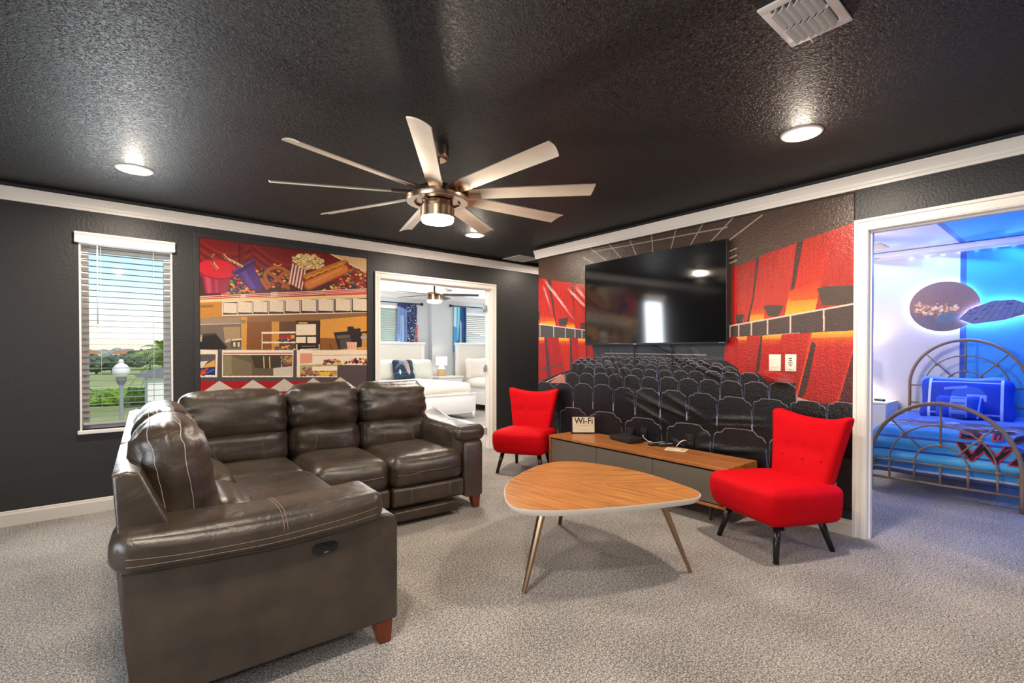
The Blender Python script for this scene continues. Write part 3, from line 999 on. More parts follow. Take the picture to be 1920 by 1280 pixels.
# screen wall behind the seats and the dark floor
P([(3.295,1.347),(1.890,1.348),(1.897,1.065),(3.287,1.018)], (60, 62, 68)); P([(3.295,1.347),(1.890,1.348),(1.890,1.280),(3.295,1.270)], (44, 58, 72))
P([(1.908,1.349),(1.804,1.346),(1.803,1.068),(1.915,1.107)], (206, 40, 36))
L([(3.142,1.227),(2.066,1.214)], .009, (170, 164, 160))
P([(4.111,0.893),(3.686,1.028),(3.455,1.069),(3.288,1.172),(2.724,1.187),(1.898,1.168),(1.803,1.110),(1.794,1.072),(1.639,1.069),(1.576,1.011),(1.377,1.012),(1.419,0.905),(1.397,0.860),(1.017,0.890),(1.011,0.023),(4.110,-0.120)], (34, 31, 33))
P([(3.935,0.889),(3.800,0.966),(3.686,1.005),(3.639,0.903)], (176, 118, 104)); P([(1.415,0.858),(1.401,0.929),(1.362,0.909),(1.269,0.885)], (196, 140, 112))
L([(4.093,1.035),(3.711,1.104),(3.678,0.913)], .016, (84, 60, 66)); L([(3.987,0.898),(3.743,0.992)], .010, (206, 170, 160))
# rows of seat backs, furthest first
def seat(y0, z0, y1, z1, hue, depth):
    w_ = y0 - y1
    u0, u1 = -y0, -y1
    def q(a, b):      # a across 0..1, b down in widths
        return (u0 + (u1 - u0) * a, z0 + (z1 - z0) * a - b * w_)
    outline = [q(.02, .75), q(.03, .16), q(.08, .10), q(.18, .09), q(.24, .015), q(.36, 0), q(.64, 0), q(.76, .015), q(.82, .09), q(.92, .12), q(.97, .2), q(.99, .75)]
    c = hue
    cv.poly([(a, b) for a, b in outline] + [q(.95, depth), q(.05, depth)], c, 1.0, (tuple(int(k * .55) for k in hue), z0, z0 - w_ * 1.0))
    lw = max(.0055, w_ * .017)
    cv.line(outline[1:11], lw, (160, 160, 176), .72)
    cv.line([outline[1], outline[0]], lw * .7, (120, 122, 150), .6)
    if w_ > .1:
        cv.line([q(.97, .3), q(1.01, .75)], lw * 1.6, (96, 104, 160), .6)
        cv.poly([q(.985, .72), q(1.03, .66), q(1.035, .95), q(.985, 1.0)], (172, 176, 206), .8)
rows = [
    [(3.493,1.177,3.403,1.171),(3.396,1.184,3.309,1.178),(3.252,1.185,3.169,1.179),(3.162,1.196,3.082,1.190),(3.075,1.197,3.003,1.191),(2.990,1.192,2.907,1.186),(2.851,1.193,2.778,1.187),(2.772,1.194,2.700,1.188),(2.689,1.194,2.619,1.189),(2.613,1.195,2.546,1.189),(2.529,1.190,2.458,1.185),(2.447,1.186,2.378,1.181),(2.362,1.187,2.295,1.182),(2.280,1.188,2.215,1.182),(2.200,1.188,2.137,1.183)],
    [(3.546,1.155,3.440,1.148),(3.433,1.155,3.352,1.150),(3.338,1.162,3.259,1.157),(3.252,1.163,3.162,1.157),(3.149,1.159,3.048,1.153),(2.901,1.178,2.814,1.171),(2.808,1.173,2.718,1.167),(2.706,1.174,2.619,1.168),(2.613,1.175,2.529,1.169),(2.518,1.172,2.436,1.165),(2.426,1.173,2.347,1.166),(2.336,1.169,2.255,1.163),(2.245,1.170,2.166,1.164),(2.151,1.171,2.066,1.164)],
    [(3.592,1.125,3.500,1.120),(3.396,1.135,3.273,1.127),(3.266,1.136,3.162,1.130),(3.142,1.144,3.035,1.137),(3.022,1.145,2.926,1.139),(2.844,1.153,2.759,1.147),(2.741,1.149,2.642,1.142),(2.630,1.151,2.535,1.144),(2.523,1.148,2.426,1.141),(2.415,1.149,2.326,1.143),(2.316,1.146,2.225,1.139),(2.215,1.148,2.127,1.141),(2.113,1.149,2.028,1.143),(2.015,1.151,1.924,1.144)],
    [(3.381,1.118,3.273,1.111),(3.259,1.120,3.162,1.114),(3.135,1.122,3.035,1.116),(2.900,1.127,2.783,1.119),(2.771,1.129,2.659,1.122),(2.653,1.126,2.540,1.119),(2.529,1.124,2.415,1.116),(2.404,1.122,2.295,1.114),(2.285,1.124,2.166,1.116),(2.161,1.122,2.051,1.114),(2.042,1.125,1.929,1.117),(1.929,1.123,1.811,1.114)],
    [(3.508,1.121,3.388,1.114),(3.418,1.090,3.273,1.082),(3.266,1.094,3.121,1.085),(3.115,1.091,2.983,1.084),(2.964,1.090,2.826,1.082),(2.820,1.086,2.682,1.078),(2.671,1.084,2.540,1.077),(2.518,1.081,2.383,1.073),(2.372,1.081,2.229,1.072),(2.224,1.081,2.084,1.072),(2.079,1.085,1.937,1.075),(1.933,1.081,1.794,1.071),(1.786,1.081,1.639,1.071)],
    [(3.678,1.022,3.477,1.013),(3.477,1.023,3.273,1.014),(3.280,1.029,3.081,1.020),(3.088,1.024,2.913,1.016),(2.900,1.021,2.717,1.012),(2.706,1.013,2.517,1.004),(2.506,1.020,2.325,1.011),(2.315,1.014,2.136,1.005),(2.127,1.013,1.950,1.003),(1.946,1.012,1.765,1.002),(1.756,1.012,1.568,1.002),(1.565,1.021,1.377,1.010)],
    [(4.165,0.903,3.850,0.896),(3.842,0.905,3.568,0.899),(3.553,0.913,3.294,0.906),(3.294,0.915,3.035,0.908),(3.028,0.897,2.777,0.890),(2.765,0.907,2.506,0.899),(2.495,0.903,2.244,0.895),(2.229,0.896,1.972,0.888),(1.972,0.883,1.690,0.875),(1.690,0.886,1.422,0.878),(1.422,0.893,1.182,0.885),(1.182,0.899,0.984,0.891)],
    [(4.110,0.591,3.800,0.597),(3.767,0.641,3.373,0.646),(3.351,0.634,2.918,0.641),(2.899,0.620,2.478,0.628),(2.445,0.620,2.017,0.628),(2.012,0.625,1.574,0.634),(1.574,0.626,1.136,0.636)]]
for i, row in enumerate(rows):
    for (y0, z0, y1, z1) in row:
        f = (4.1 - y0) / 3.08
        b = 1.0 - .035 * i
        hue = tuple(int(k * b) for k in (34 + 5 * f, 36 - 5 * f, 43 - 14 * f))
        seat(y0, z0, y1, z1, hue, 1.9 if i < 7 else 3.2)
red_ = cv.a[..., 0] > 1.9 * cv.a[..., 1]
cv.a[red_] *= np.array((.84, .68, .62), np.float32)
cv.streak(.045, 4, 60)
cv.grain(.06, 3, 2)
M['mural'] = cv.material('cinema_mural_print', .27, .6, 85)

# the vinyl sheet, with the creases it shows
creases = []
def cr(pts, w_, amp):
    creases.append((pts[0], pts[1], w_, amp))
for seg in ([(4.094,2.127),(3.851,1.534)], [(4.076,2.107),(3.671,1.613)], [(4.067,2.106),(3.508,1.509)], [(3.664,1.919),(3.346,1.651)], [(3.547,1.919),(3.324,1.704)], [(3.253,1.292),(2.931,0.906)], [(3.102,1.301),(2.893,0.898)], [(3.029,1.300),(2.844,0.957)], [(2.637,1.296),(2.042,1.104)], [(2.580,1.286),(1.880,1.001)], [(2.235,1.292),(2.042,1.104)], [(2.156,1.182),(1.854,1.066)], [(2.906,0.851),(2.335,0.699)], [(2.868,0.889),(2.183,0.646)]):
    cr(seg, .014, .013)
for seg in ([(2.495,0.876),(2.040,0.661)], [(2.906,0.799),(2.386,0.576)], [(2.040,0.683),(1.575,0.720)], [(2.087,0.625),(1.567,0.672)], [(2.134,0.416),(1.574,0.486)], [(2.412,0.469),(2.262,0.415)], [(2.439,0.427),(2.272,0.395)], [(2.144,0.514),(2.040,0.564)], [(2.143,0.433),(1.904,0.477)], [(1.584,1.067),(1.427,1.033)], [(1.576,1.047),(1.409,1.003)], [(1.608,1.074),(1.463,0.992)]):
    cr(seg, .020, .010)
bm = bmesh.new()
NU, NV = 260, 180
grid = []
for j in range(NV + 1):
    for i in range(NU + 1):
        y = MY0 + (MY1 - MY0) * i / NU
        z = MZ0 + (MZ1 - MZ0) * j / NV
        grid.append((y, z))
G = np.array(grid)
D = np.zeros(len(G))
for (a, b, w_, amp) in creases:
    a = np.array(a); b = np.array(b)
    d = b - a
    L2 = (d ** 2).sum()
    t_ = ((G - a) @ d) / L2
    tc_ = np.clip(t_, 0, 1)
    dist = np.hypot(*(G - (a + tc_[:, None] * d)).T)
    D += amp * np.exp(-(dist / w_) ** 2) * np.sin(PI * np.clip(t_, 0.02, .98)) ** .7
vs = [bm.verts.new((XB - .004 - D[k], G[k, 0], G[k, 1])) for k in range(len(G))]
for j in range(NV):
    for i in range(NU):
        a = j * (NU + 1) + i
        bm.faces.new((vs[a], vs[a + 1], vs[a + NU + 2], vs[a + NU + 1]))
o = obj('cinema_mural', bm, M['mural'], smooth=True, recalc=False)
set_uv(o.data, lambda c: ((MY0 - c.y) / (MY0 - MY1), (c.z - MZ0) / (MZ1 - MZ0)))
sm = o.modifiers.new('sheet', 'SOLIDIFY'); sm.thickness = .0015; sm.offset = -1
tag(o, 'wall-sized creased vinyl mural of a red cinema with rows of seats', 'mural')

# ------------------------------------------------------------------ snack bar poster on the back wall
PX0, PX1, PZ0, PZ1 = .632, 2.135, .60, 2.225
cv = Canvas(PX0, PX1, PZ0, PZ1, 1000)
def P(pts, c, al=1.0, grad=None): cv.poly(pts, c, al, grad)
def L(pts, w, c, al=1.0): cv.line(pts, w, c, al)
K = .0048           # metres of wall per photograph pixel here
cv.fill((150, 102, 54))
P([(0.619,2.244),(2.151,2.256),(2.150,1.792),(0.616,1.686)], (134, 30, 30))
for k in range(9):
    a = [(0.634,2.109),(0.945,2.237)]
    zb = 2.20 - .035 * k
    pts = [(PX0 + .40 * i / 10, zb - .09 * math.sin(PI * i / 10)) for i in range(11)]
    L(pts, .014, (96, 20, 24) if k % 2 else (164, 42, 38), .8)
    pts = [(PX0 + .42 + .62 * i / 10, zb + .02 - .15 * math.sin(PI * i / 10)) for i in range(11)]
    L(pts, .016, (104, 22, 24) if k % 2 else (172, 40, 36), .8)
L([(0.949,2.209),(0.948,2.007)], .05, (126, 34, 30)); L([(0.940,2.208),(0.939,2.006)], .012, (86, 20, 22))
P([(1.752,2.227),(2.151,2.233),(2.151,2.069)], (218, 182, 134)); L([(1.752,2.227),(2.151,2.069)], .012, (240, 214, 176))
P([(0.633,1.880),(1.074,1.997),(2.133,1.915),(2.132,1.825),(0.632,1.696)], (84, 34, 40))
CANDY = [(206, 62, 36), (224, 120, 40), (232, 190, 62), (58, 66, 120), (110, 122, 60), (150, 30, 36), (236, 150, 50), (80, 58, 110)]
def candies(pts, n_, seed):
    rr = random.Random(seed)
    us = [p[0] for p in pts]; vs_ = [p[1] for p in pts]
    path = np.array(pts)
    c = 0
    while c < n_:
        u, v = rr.uniform(min(us), max(us)), rr.uniform(min(vs_), max(vs_))
        ins = False
        for i in range(len(path)):
            ax, ay = path[i]; bx_, by_ = path[(i + 1) % len(path)]
            if (ay > v) != (by_ > v) and u < (bx_ - ax) * (v - ay) / (by_ - ay) + ax:
                ins = not ins
        if ins:
            cc = rr.choice(CANDY)
            ra = rr.uniform(.012, .020)
            ro = rr.uniform(-.6, .6)
            cv.ell(u, v - .004, ra, ra * .7, tuple(int(k * .55) for k in cc), ro)
            cv.ell(u, v, ra, ra * .66, cc, ro)
            cv.ell(u - ra * .25, v + ra * .25, ra * .3, ra * .2, (250, 226, 190), ro, .6)
            c += 1
candies([(0.784,1.777),(0.838,1.900),(0.922,1.947),(1.029,1.822),(1.073,1.776),(0.775,1.739)], 75, 1)
candies([(1.030,1.977),(1.257,2.072),(1.429,2.061),(1.389,1.903),(1.163,1.858),(1.065,1.922)], 60, 2)
candies([(1.671,1.849),(1.865,2.002),(1.989,2.124),(2.151,2.075),(2.150,1.883),(1.865,1.827)], 110, 3)
# red cup, purple cup and candy canes
P([(0.649,1.918),(0.876,1.942),(0.837,1.763),(0.675,1.745)], (160, 38, 78)); P([(0.672,1.907),(0.712,1.911),(0.719,1.754),(0.691,1.751)], (206, 96, 110), .7); P([(0.744,1.914),(0.768,1.917),(0.767,1.757),(0.751,1.756)], (196, 80, 104), .6)
c0 = [(0.768,1.968)][0]
cv.ell(c0[0], c0[1] - .012, .150, .082, (150, 18, 44)); cv.ell(c0[0], c0[1], .150, .080, (204, 28, 54))
P([(0.922,1.937),(1.043,2.028),(1.141,1.861),(1.100,1.808),(1.020,1.811)], (88, 48, 138)); P([(0.952,1.950),(0.986,1.978),(1.073,1.820),(1.029,1.817)], (116, 76, 160), .7)
L([(0.884,1.938),(1.066,2.079)], .040, (74, 40, 108)); L([(0.888,1.957),(1.061,2.088)], .012, (110, 72, 140))
def cane(pts):
    L(pts, .022, (226, 190, 150))
    for (a, b) in zip(pts, pts[1:]):
        for k in range(4):
            t_ = (k + .4) / 4
            u, v = a[0] + (b[0] - a[0]) * t_, a[1] + (b[1] - a[1]) * t_
            L([(u - .012, v + .006), (u + .010, v - .012)], .008, (130, 40, 34))
cane([(0.737,2.095),(0.721,2.056),(0.724,2.028),(0.768,1.968)]); cane([(0.785,2.082),(0.810,2.100),(0.835,2.070),(0.965,2.009)])
# pretzel, popcorn, hot dog
pc = [(1.242,1.935)][0]
def arc(cu, cvv, ru, rv, a0, a1, w_, c):
    pts = [(cu + ru * math.cos(R(a0 + (a1 - a0) * i / 18)), cvv + rv * math.sin(R(a0 + (a1 - a0) * i / 18))) for i in range(19)]
    for a_, b_ in zip(pts, pts[1:]):
        cv.capsule(a_, b_, w_ / 2, c)
arc(pc[0] + .02, pc[1] + .004, .115, .092, -70, 250, .040, (120, 66, 34)); arc(pc[0] + .02, pc[1] + .008, .115, .092, -70, 250, .028, (184, 108, 58))
for pts in ([(1.118,1.908),(1.163,1.833),(1.256,1.931),(1.327,1.999)], [(1.351,1.849),(1.256,1.931),(1.187,1.974)]):
    for a_, b_ in zip(pts, pts[1:]):
        cv.capsule(a_, b_, .016, (178, 100, 52))
candies([(1.200,1.846),(1.200,1.896),(1.265,1.922),(1.275,1.853)], 8, 5)
bxp = [(1.390,2.093),(1.513,2.040),(1.477,1.839),(1.356,1.895)]
P(bxp, (226, 206, 186))
for k in range(4):
    t0, t1 = (k + .5) / 4.4, (k + .95) / 4.4
    q = lambda a, b, t_: (a[0] + (b[0] - a[0]) * t_, a[1] + (b[1] - a[1]) * t_)
    P([q(bxp[0], bxp[1], t0), q(bxp[0], bxp[1], t1), q(bxp[3], bxp[2], t1), q(bxp[3], bxp[2], t0)], (150, 34, 38))
rr = random.Random(4)
pk = [(1.539,2.136)][0]
for k in range(190):
    a, r_ = rr.uniform(0, 6.28), math.sqrt(rr.random())
    u, v = pk[0] + .150 * r_ * math.cos(a), pk[1] + .072 * r_ * math.sin(a) - .0018 * k / 19
    s_ = rr.uniform(.009, .016)
    cv.ell(u + .003, v - .004, s_, s_ * .8, (150, 106, 52)); cv.ell(u, v, s_, s_ * .8, rr.choice([(232, 204, 140), (240, 218, 166), (220, 184, 110), (246, 230, 190)]))
cv.capsule(*[(1.508,1.945),(1.910,2.148)], .030, (150, 70, 34)); cv.capsule(*[(1.508,1.977),(1.893,2.163)], .022, (196, 128, 56))
for k in range(10):
    a, b = [(1.518,1.957),(1.888,2.146)]
    t0, t1 = k / 10, (k + 1) / 10
    L([(a[0] + (b[0] - a[0]) * t0, a[1] + (b[1] - a[1]) * t0 + (.012 if k % 2 else -.006)), (a[0] + (b[0] - a[0]) * t1, a[1] + (b[1] - a[1]) * t1 + (-.006 if k % 2 else .012))], .012, (226, 168, 60))
cv.capsule(*[(1.538,1.891),(1.899,2.087)], .046, (176, 96, 42)); cv.capsule(*[(1.543,1.902),(1.893,2.092)], .038, (212, 130, 62)); cv.capsule(*[(1.573,1.925),(1.866,2.089)], .012, (228, 156, 90), .7)
# striped ledge and menu strip
P([(0.616,1.709),(2.150,1.911),(2.150,1.849),(0.616,1.686)], (176, 40, 44))
for dy in (0, 3.5, 7): 
    a = [(x, z - dy * .0044) for x, z in [(0.616,1.713),(2.150,1.911)]]
    L(a, .006, (240, 214, 196))
P([(0.947,1.757),(0.985,1.762),(0.985,1.736),(0.946,1.728)], (226, 190, 170)); P([(1.195,1.796),(1.256,1.806),(1.255,1.770),(1.195,1.761)], (220, 180, 160))
P([(1.703,1.852),(2.150,1.911),(2.150,1.849),(1.703,1.793)], (226, 150, 140), .5)
P([(0.616,1.686),(2.150,1.849),(2.150,1.826),(0.616,1.663)], (232, 200, 140))
P([(0.616,1.663),(2.150,1.826),(2.149,1.577),(0.615,1.494)], (168, 118, 62)); P([(0.616,1.663),(0.800,1.680),(0.799,1.548),(0.615,1.526)], (196, 138, 62)); P([(0.639,1.642),(0.734,1.652),(0.734,1.629),(0.639,1.619)], (150, 110, 70))
P([(0.800,1.685),(2.150,1.820),(2.149,1.645),(0.799,1.557)], (232, 216, 196)); P([(0.808,1.678),(2.150,1.812),(2.149,1.662),(0.807,1.567)], (66, 50, 44))
ZT = [p[1] for p in [(0.816,1.675),(2.150,1.811)]]; ZB = [p[1] for p in [(0.815,1.584),(2.150,1.682)]]
xs = [(245, 348), (360, 465), (478, 585), (600, 708), (725, 833), (850, 962), (978, 1092), (1112, 1228), (1245, 1362)]
for k, (a, b) in enumerate(xs):
    x0_, x1_ = 360 + a / 4.129, 360 + b / 4.129
    def wx(px):       # photograph column on the poster, from its measured edges
        d = (px - 960) / 912.5
        ca, sa = math.cos(R(39.95)), math.sin(R(39.95))
        return YA * (ca * d + sa) / (ca - sa * d)
    zt = ZT[0] + (ZT[1] - ZT[0]) * k / 9; zb = ZB[0] + (ZB[1] - ZB[0]) * k / 9
    P([(wx(x0_), zt), (wx(x1_), zt + .002), (wx(x1_), zb + .002), (wx(x0_), zb)], (226, 206, 184))
    L([(wx(x1_ + 1.6), zt + .012), (wx(x1_ + 1.6), zb - .022)], .007, (220, 204, 186))
# back-bar, left to right
P([(0.615,1.526),(0.954,1.555),(0.953,1.251),(0.614,1.251)], (128, 112, 98)); P([(0.615,1.526),(0.954,1.555),(0.954,1.497),(0.615,1.471)], (160, 140, 118)); L([(0.615,1.473),(0.954,1.497)], .008, (190, 176, 160))
P([(0.807,1.459),(0.941,1.468),(0.940,1.333),(0.822,1.322)], (184, 156, 120), .8)
P([(0.614,1.388),(0.749,1.405),(0.839,1.284),(0.822,1.261),(0.614,1.260)], (46, 42, 46)); P([(0.622,1.384),(0.653,1.389),(0.645,1.329),(0.622,1.324)], (200, 176, 140)); L([(0.638,1.375),(0.749,1.401),(0.830,1.289)], .007, (96, 88, 84))
P([(0.868,1.351),(0.949,1.362),(0.948,1.280),(0.868,1.275)], (96, 84, 74)); P([(0.872,1.351),(0.949,1.362),(0.949,1.348),(0.872,1.337)], (220, 206, 186)); P([(0.885,1.328),(0.902,1.328),(0.902,1.285),(0.885,1.285)], (214, 200, 180)); P([(0.919,1.328),(0.936,1.328),(0.936,1.285),(0.919,1.285)], (214, 200, 180)); L([(0.822,1.327),(0.864,1.351)], .02, (190, 176, 156))
P([(0.950,1.555),(0.997,1.557),(0.991,1.251),(0.948,1.251)], (210, 156, 74)); P([(0.937,1.526),(0.989,1.533),(0.988,1.499),(0.937,1.497)], (150, 128, 96))
P([(0.997,1.557),(1.203,1.577),(1.202,1.252),(0.991,1.251)], (142, 90, 42)); P([(1.203,1.537),(1.268,1.540),(1.267,1.252),(1.202,1.252)], (206, 152, 70)); P([(1.268,1.535),(1.649,1.556),(1.648,1.253),(1.267,1.252)], (106, 74, 50))
P([(0.997,1.567),(2.149,1.656),(2.149,1.577),(0.997,1.509)], (150, 108, 66))
for z_, c in (("490,623.5 555,622.5", (236, 220, 196)), ("490,640.5 555,640", (230, 214, 190))):
    pass
L([(1.116,1.415),(1.426,1.428)], .018, (236, 220, 198)); L([(1.116,1.326),(1.426,1.332)], .016, (232, 214, 190)); L([(1.121,1.415),(1.120,1.262)], .008, (220, 200, 170)); L([(1.253,1.348),(1.426,1.381)], .012, (60, 44, 36))
P([(1.277,1.399),(1.407,1.402),(1.406,1.355),(1.277,1.353)], (186, 36, 32)); P([(1.373,1.401),(1.407,1.402),(1.406,1.371),(1.372,1.370)], (224, 170, 60)); candies([(1.282,1.363),(1.406,1.371),(1.406,1.350),(1.282,1.348)], 10, 8)
candies([(1.147,1.282),(1.411,1.299),(1.411,1.258),(1.147,1.257)], 30, 9)
P([(1.417,1.541),(1.649,1.551),(1.648,1.258),(1.416,1.258)], (58, 44, 42)); P([(1.419,1.505),(1.608,1.515),(1.607,1.406),(1.419,1.399)], (234, 216, 192)); P([(1.419,1.384),(1.511,1.386),(1.510,1.326),(1.419,1.325)], (234, 216, 192)); P([(1.523,1.386),(1.607,1.388),(1.607,1.327),(1.523,1.326)], (234, 216, 192)); P([(1.441,1.526),(1.526,1.530),(1.526,1.517),(1.441,1.513)], (222, 164, 90)); P([(1.445,1.299),(1.628,1.306),(1.627,1.258),(1.445,1.258)], (34, 28, 28)); L([(1.455,1.263),(1.627,1.269)], .01, (230, 214, 196)); L([(1.470,1.294),(1.607,1.298)], .006, (190, 170, 150)); L([(1.426,1.314),(1.426,1.258)], .012, (220, 204, 184)); L([(1.638,1.317),(1.638,1.258)], .012, (206, 190, 170))
P([(1.649,1.561),(2.149,1.622),(2.148,1.254),(1.648,1.253)], (216, 158, 72)); P([(1.649,1.381),(1.808,1.378),(1.830,1.259),(1.648,1.258)], (150, 98, 48)); L([(1.743,1.323),(1.765,1.264)], .007, (60, 44, 34))
P([(1.781,1.437),(1.924,1.452),(1.924,1.502),(1.987,1.504),(1.998,1.482),(2.061,1.489),(2.067,1.450),(2.149,1.464),(2.149,1.385),(2.078,1.294),(1.830,1.264),(1.808,1.346)], (56, 48, 50)); P([(1.808,1.405),(1.952,1.420),(1.952,1.387),(1.819,1.373)], (120, 104, 92)); P([(1.841,1.368),(1.963,1.381),(1.974,1.282),(1.852,1.270)], (92, 82, 80)); P([(2.078,1.434),(2.149,1.441),(2.148,1.294),(2.078,1.294)], (200, 150, 90)); P([(2.067,1.406),(2.149,1.413),(2.149,1.385),(2.066,1.378)], (180, 170, 170))
P([(1.913,1.342),(2.026,1.343),(2.014,1.254),(1.929,1.254)], (234, 200, 180))
for k in range(5):
    L([([(1.924,1.336)][0][0] + .020 * k, 1.345), ([(1.935,1.254)][0][0] + .015 * k, 1.270)], .006, (206, 110, 90))
# counter with its cases
P([(0.614,1.255),(2.148,1.260),(2.146,0.443),(0.610,0.594)], (96, 86, 88))
P([(0.614,1.260),(0.765,1.256),(0.759,1.016),(0.612,1.021)], (232, 216, 200)); P([(0.613,1.218),(0.748,1.218),(0.743,1.036),(0.612,1.039)], (104, 96, 92)); P([(0.628,1.099),(0.740,1.171),(0.744,1.110),(0.628,1.099)], (218, 170, 96)); P([(0.621,1.154),(0.692,1.162),(0.644,1.098),(0.621,1.099)], (214, 206, 196))
P([(0.621,1.099),(0.744,1.106),(0.743,1.036),(0.620,1.039)], (48, 56, 104)); candies([(0.624,1.080),(0.668,1.089),(0.667,1.042),(0.624,1.044)], 9, 11); L([(0.667,1.052),(0.739,1.087)], .016, (70, 110, 180)); L([(0.636,1.057),(0.691,1.097)], .016, (214, 70, 40))
P([(0.797,1.256),(1.396,1.258),(1.390,0.996),(0.796,1.015)], (236, 222, 204)); L([(0.805,1.227),(1.386,1.227)], .010, (190, 60, 56)); P([(0.805,1.213),(1.386,1.211),(1.381,1.011),(0.804,1.029)], (112, 98, 80)); P([(0.809,1.208),(0.872,1.208),(0.871,1.032),(0.808,1.034)], (150, 136, 108)); P([(0.872,1.199),(1.035,1.139),(1.034,1.027),(0.871,1.032)], (132, 118, 94)); P([(1.026,1.208),(1.386,1.206),(1.381,1.083),(1.061,1.090)], (78, 66, 54))
for seg in ([(1.133,1.197),(1.137,1.088)], [(1.183,1.197),(1.187,1.087)], [(1.286,1.197),(1.290,1.085)]):
    L(seg, .009, (226, 196, 130))
P([(1.215,1.087),(1.381,1.104),(1.381,1.011),(1.215,1.016)], (206, 196, 180)); candies([(1.300,1.196),(1.377,1.196),(1.376,1.114),(1.300,1.115)], 40, 12); P([(1.300,1.202),(1.381,1.201),(1.381,1.109),(1.299,1.110)], (170, 150, 110), .45)
P([(1.426,1.258),(2.148,1.260),(2.147,0.971),(1.424,0.995)], (236, 218, 196)); P([(1.455,1.227),(1.571,1.227),(1.570,1.132),(1.455,1.123)], (222, 160, 128)); P([(1.455,1.113),(1.818,1.118),(1.818,0.998),(1.454,1.009)], (178, 168, 120)); candies([(1.459,1.082),(1.647,1.088),(1.807,1.053),(1.807,1.004),(1.459,1.014)], 60, 13); P([(1.455,1.113),(1.818,1.112),(1.818,0.998),(1.454,1.009)], (190, 180, 130), .35); P([(1.570,1.095),(1.818,1.096),(1.818,1.047),(1.570,1.053)], (238, 220, 196)); P([(1.647,1.040),(1.742,1.038),(1.742,1.006),(1.647,1.009)], (226, 196, 60))
candies([(1.674,1.157),(1.862,1.166),(1.862,1.117),(1.674,1.120)], 18, 14); candies([(1.895,1.160),(2.136,1.175),(2.136,1.119),(1.895,1.122)], 22, 15); L([(1.576,1.206),(2.136,1.209)], .005, (170, 140, 110))
P([(1.818,1.107),(2.148,1.101),(2.147,0.784),(1.817,0.802)], (98, 86, 88))
P([(0.612,0.989),(1.647,0.950),(1.646,0.705),(0.610,0.594)], (176, 34, 42)); P([(1.647,0.950),(1.817,0.944),(1.817,0.802),(1.646,0.705)], (98, 86, 88))
for k in range(5):
    xa = [(0.775,0.978)][0][0] + .268 * k
    P([(xa, .985), (xa + .165, .865), (xa - .165, .865)], (206, 192, 182))
cv.a = (cv.a ** 1.18).astype(np.float32)
cv.grain(.05, 5, 2)
M['poster'] = cv.material('snack_bar_print', .34, .05, 60)
bm = bmesh.new()
v = [bm.verts.new(c) for c in ((PX0, YA - .006, PZ0), (PX1, YA - .006, PZ0), (PX1, YA - .006, PZ1), (PX0, YA - .006, PZ1))]
bm.faces.new(v)
r_ = bmesh.ops.extrude_face_region(bm, geom=bm.faces[:])
for e in r_['geom']:
    if isinstance(e, bmesh.types.BMVert):
        e.co.y += .004
bmesh.ops.recalc_face_normals(bm, faces=bm.faces)
o = obj('snack_poster', bm, M['poster'])
set_uv(o.data, lambda c: ((c.x - PX0) / (PX1 - PX0), (c.z - PZ0) / (PZ1 - PZ0)))
bm = bmesh.new()
for a in ((PX0 - .042, PX0, PZ0, PZ1 + .042), (PX1, PX1 + .042, PZ0, PZ1 + .042), (PX0, PX1, PZ1, PZ1 + .042)):
    box(bm, a[0], YA - .014, a[2], a[1], YA - .001, a[3], .003)
obj('poster_frame', bm, M['wall'], o)
tag(o, 'large colourful snack bar poster on the dark wall behind the sofa', 'poster')

# ------------------------------------------------------------------ leather sectional
LEA = M['leather']
def wrinkle(bm, amp, k, seed, ridged=False):
    bm.normal_update()
    off = Vector((seed * 5.3, seed * 2.1, seed * 1.3))
    mv = []
    for v in bm.verts:
        p = Vector((v.co.x * k[0], v.co.y * k[1], v.co.z * k[2])) + off
        d = noise.noise(p) + .5 * noise.noise(p * 2.1)
        if ridged:
            d = -abs(d) * 1.4 + .4
        mv.append(v.co + v.normal * amp * d)
    for v, c in zip(bm.verts, mv):
        v.co = c
    return bm
def thread(bm, path, bvh, r=.0012, lift=.0006):
    q = [Vector(p) for p in path]
    for it in range(3):
        q = [bvh.find_nearest(p)[0] for p in q]
        q = [q[0]] + [(a + b * 2 + c) / 4 for a, b, c in zip(q, q[1:], q[2:])] + [q[-1]]
    pts = []
    for p in q:
        loc, nrm, i, d = bvh.find_nearest(p)
        pts.append(loc + nrm * lift)
    tube(bm, pts, r, 5)
    return bm
def lerp_path(pts, n=10):
    out = []
    for a, b in zip(pts, pts[1:]):
        for k in range(n):
            out.append(Vector(a).lerp(Vector(b), k / n))
    out.append(Vector(pts[-1]))
    return out

sofa = thing('sectional_sofa', 'large L-shaped brown grey leather reclining sectional sofa in front of the window', 'sofa', (.03, 1.955, 0), R(-3))
def soft(name, size, r, c, rot=None, bulge=(0, 0, 0), fn=None, n=16, wr=None, seams=(), th='thread'):
    bm = rbox(size, r, n, bulge, c, rot, fn)
    if wr:
        for w_ in wr:
            wrinkle(bm, *w_)
    bm.normal_update()
    bvh = BVHTree.FromBMesh(bm)
    o = obj(name, bm, LEA, sofa, True)
    for s_ in seams:
        b2 = bmesh.new()
        thread(b2, s_, bvh)
        obj('stitching', b2, M[th], o, True)
    return o
RY = lambda a: Matrix.Rotation(R(a), 3, 'Y')
RX = lambda a: Matrix.Rotation(R(a), 3, 'X')

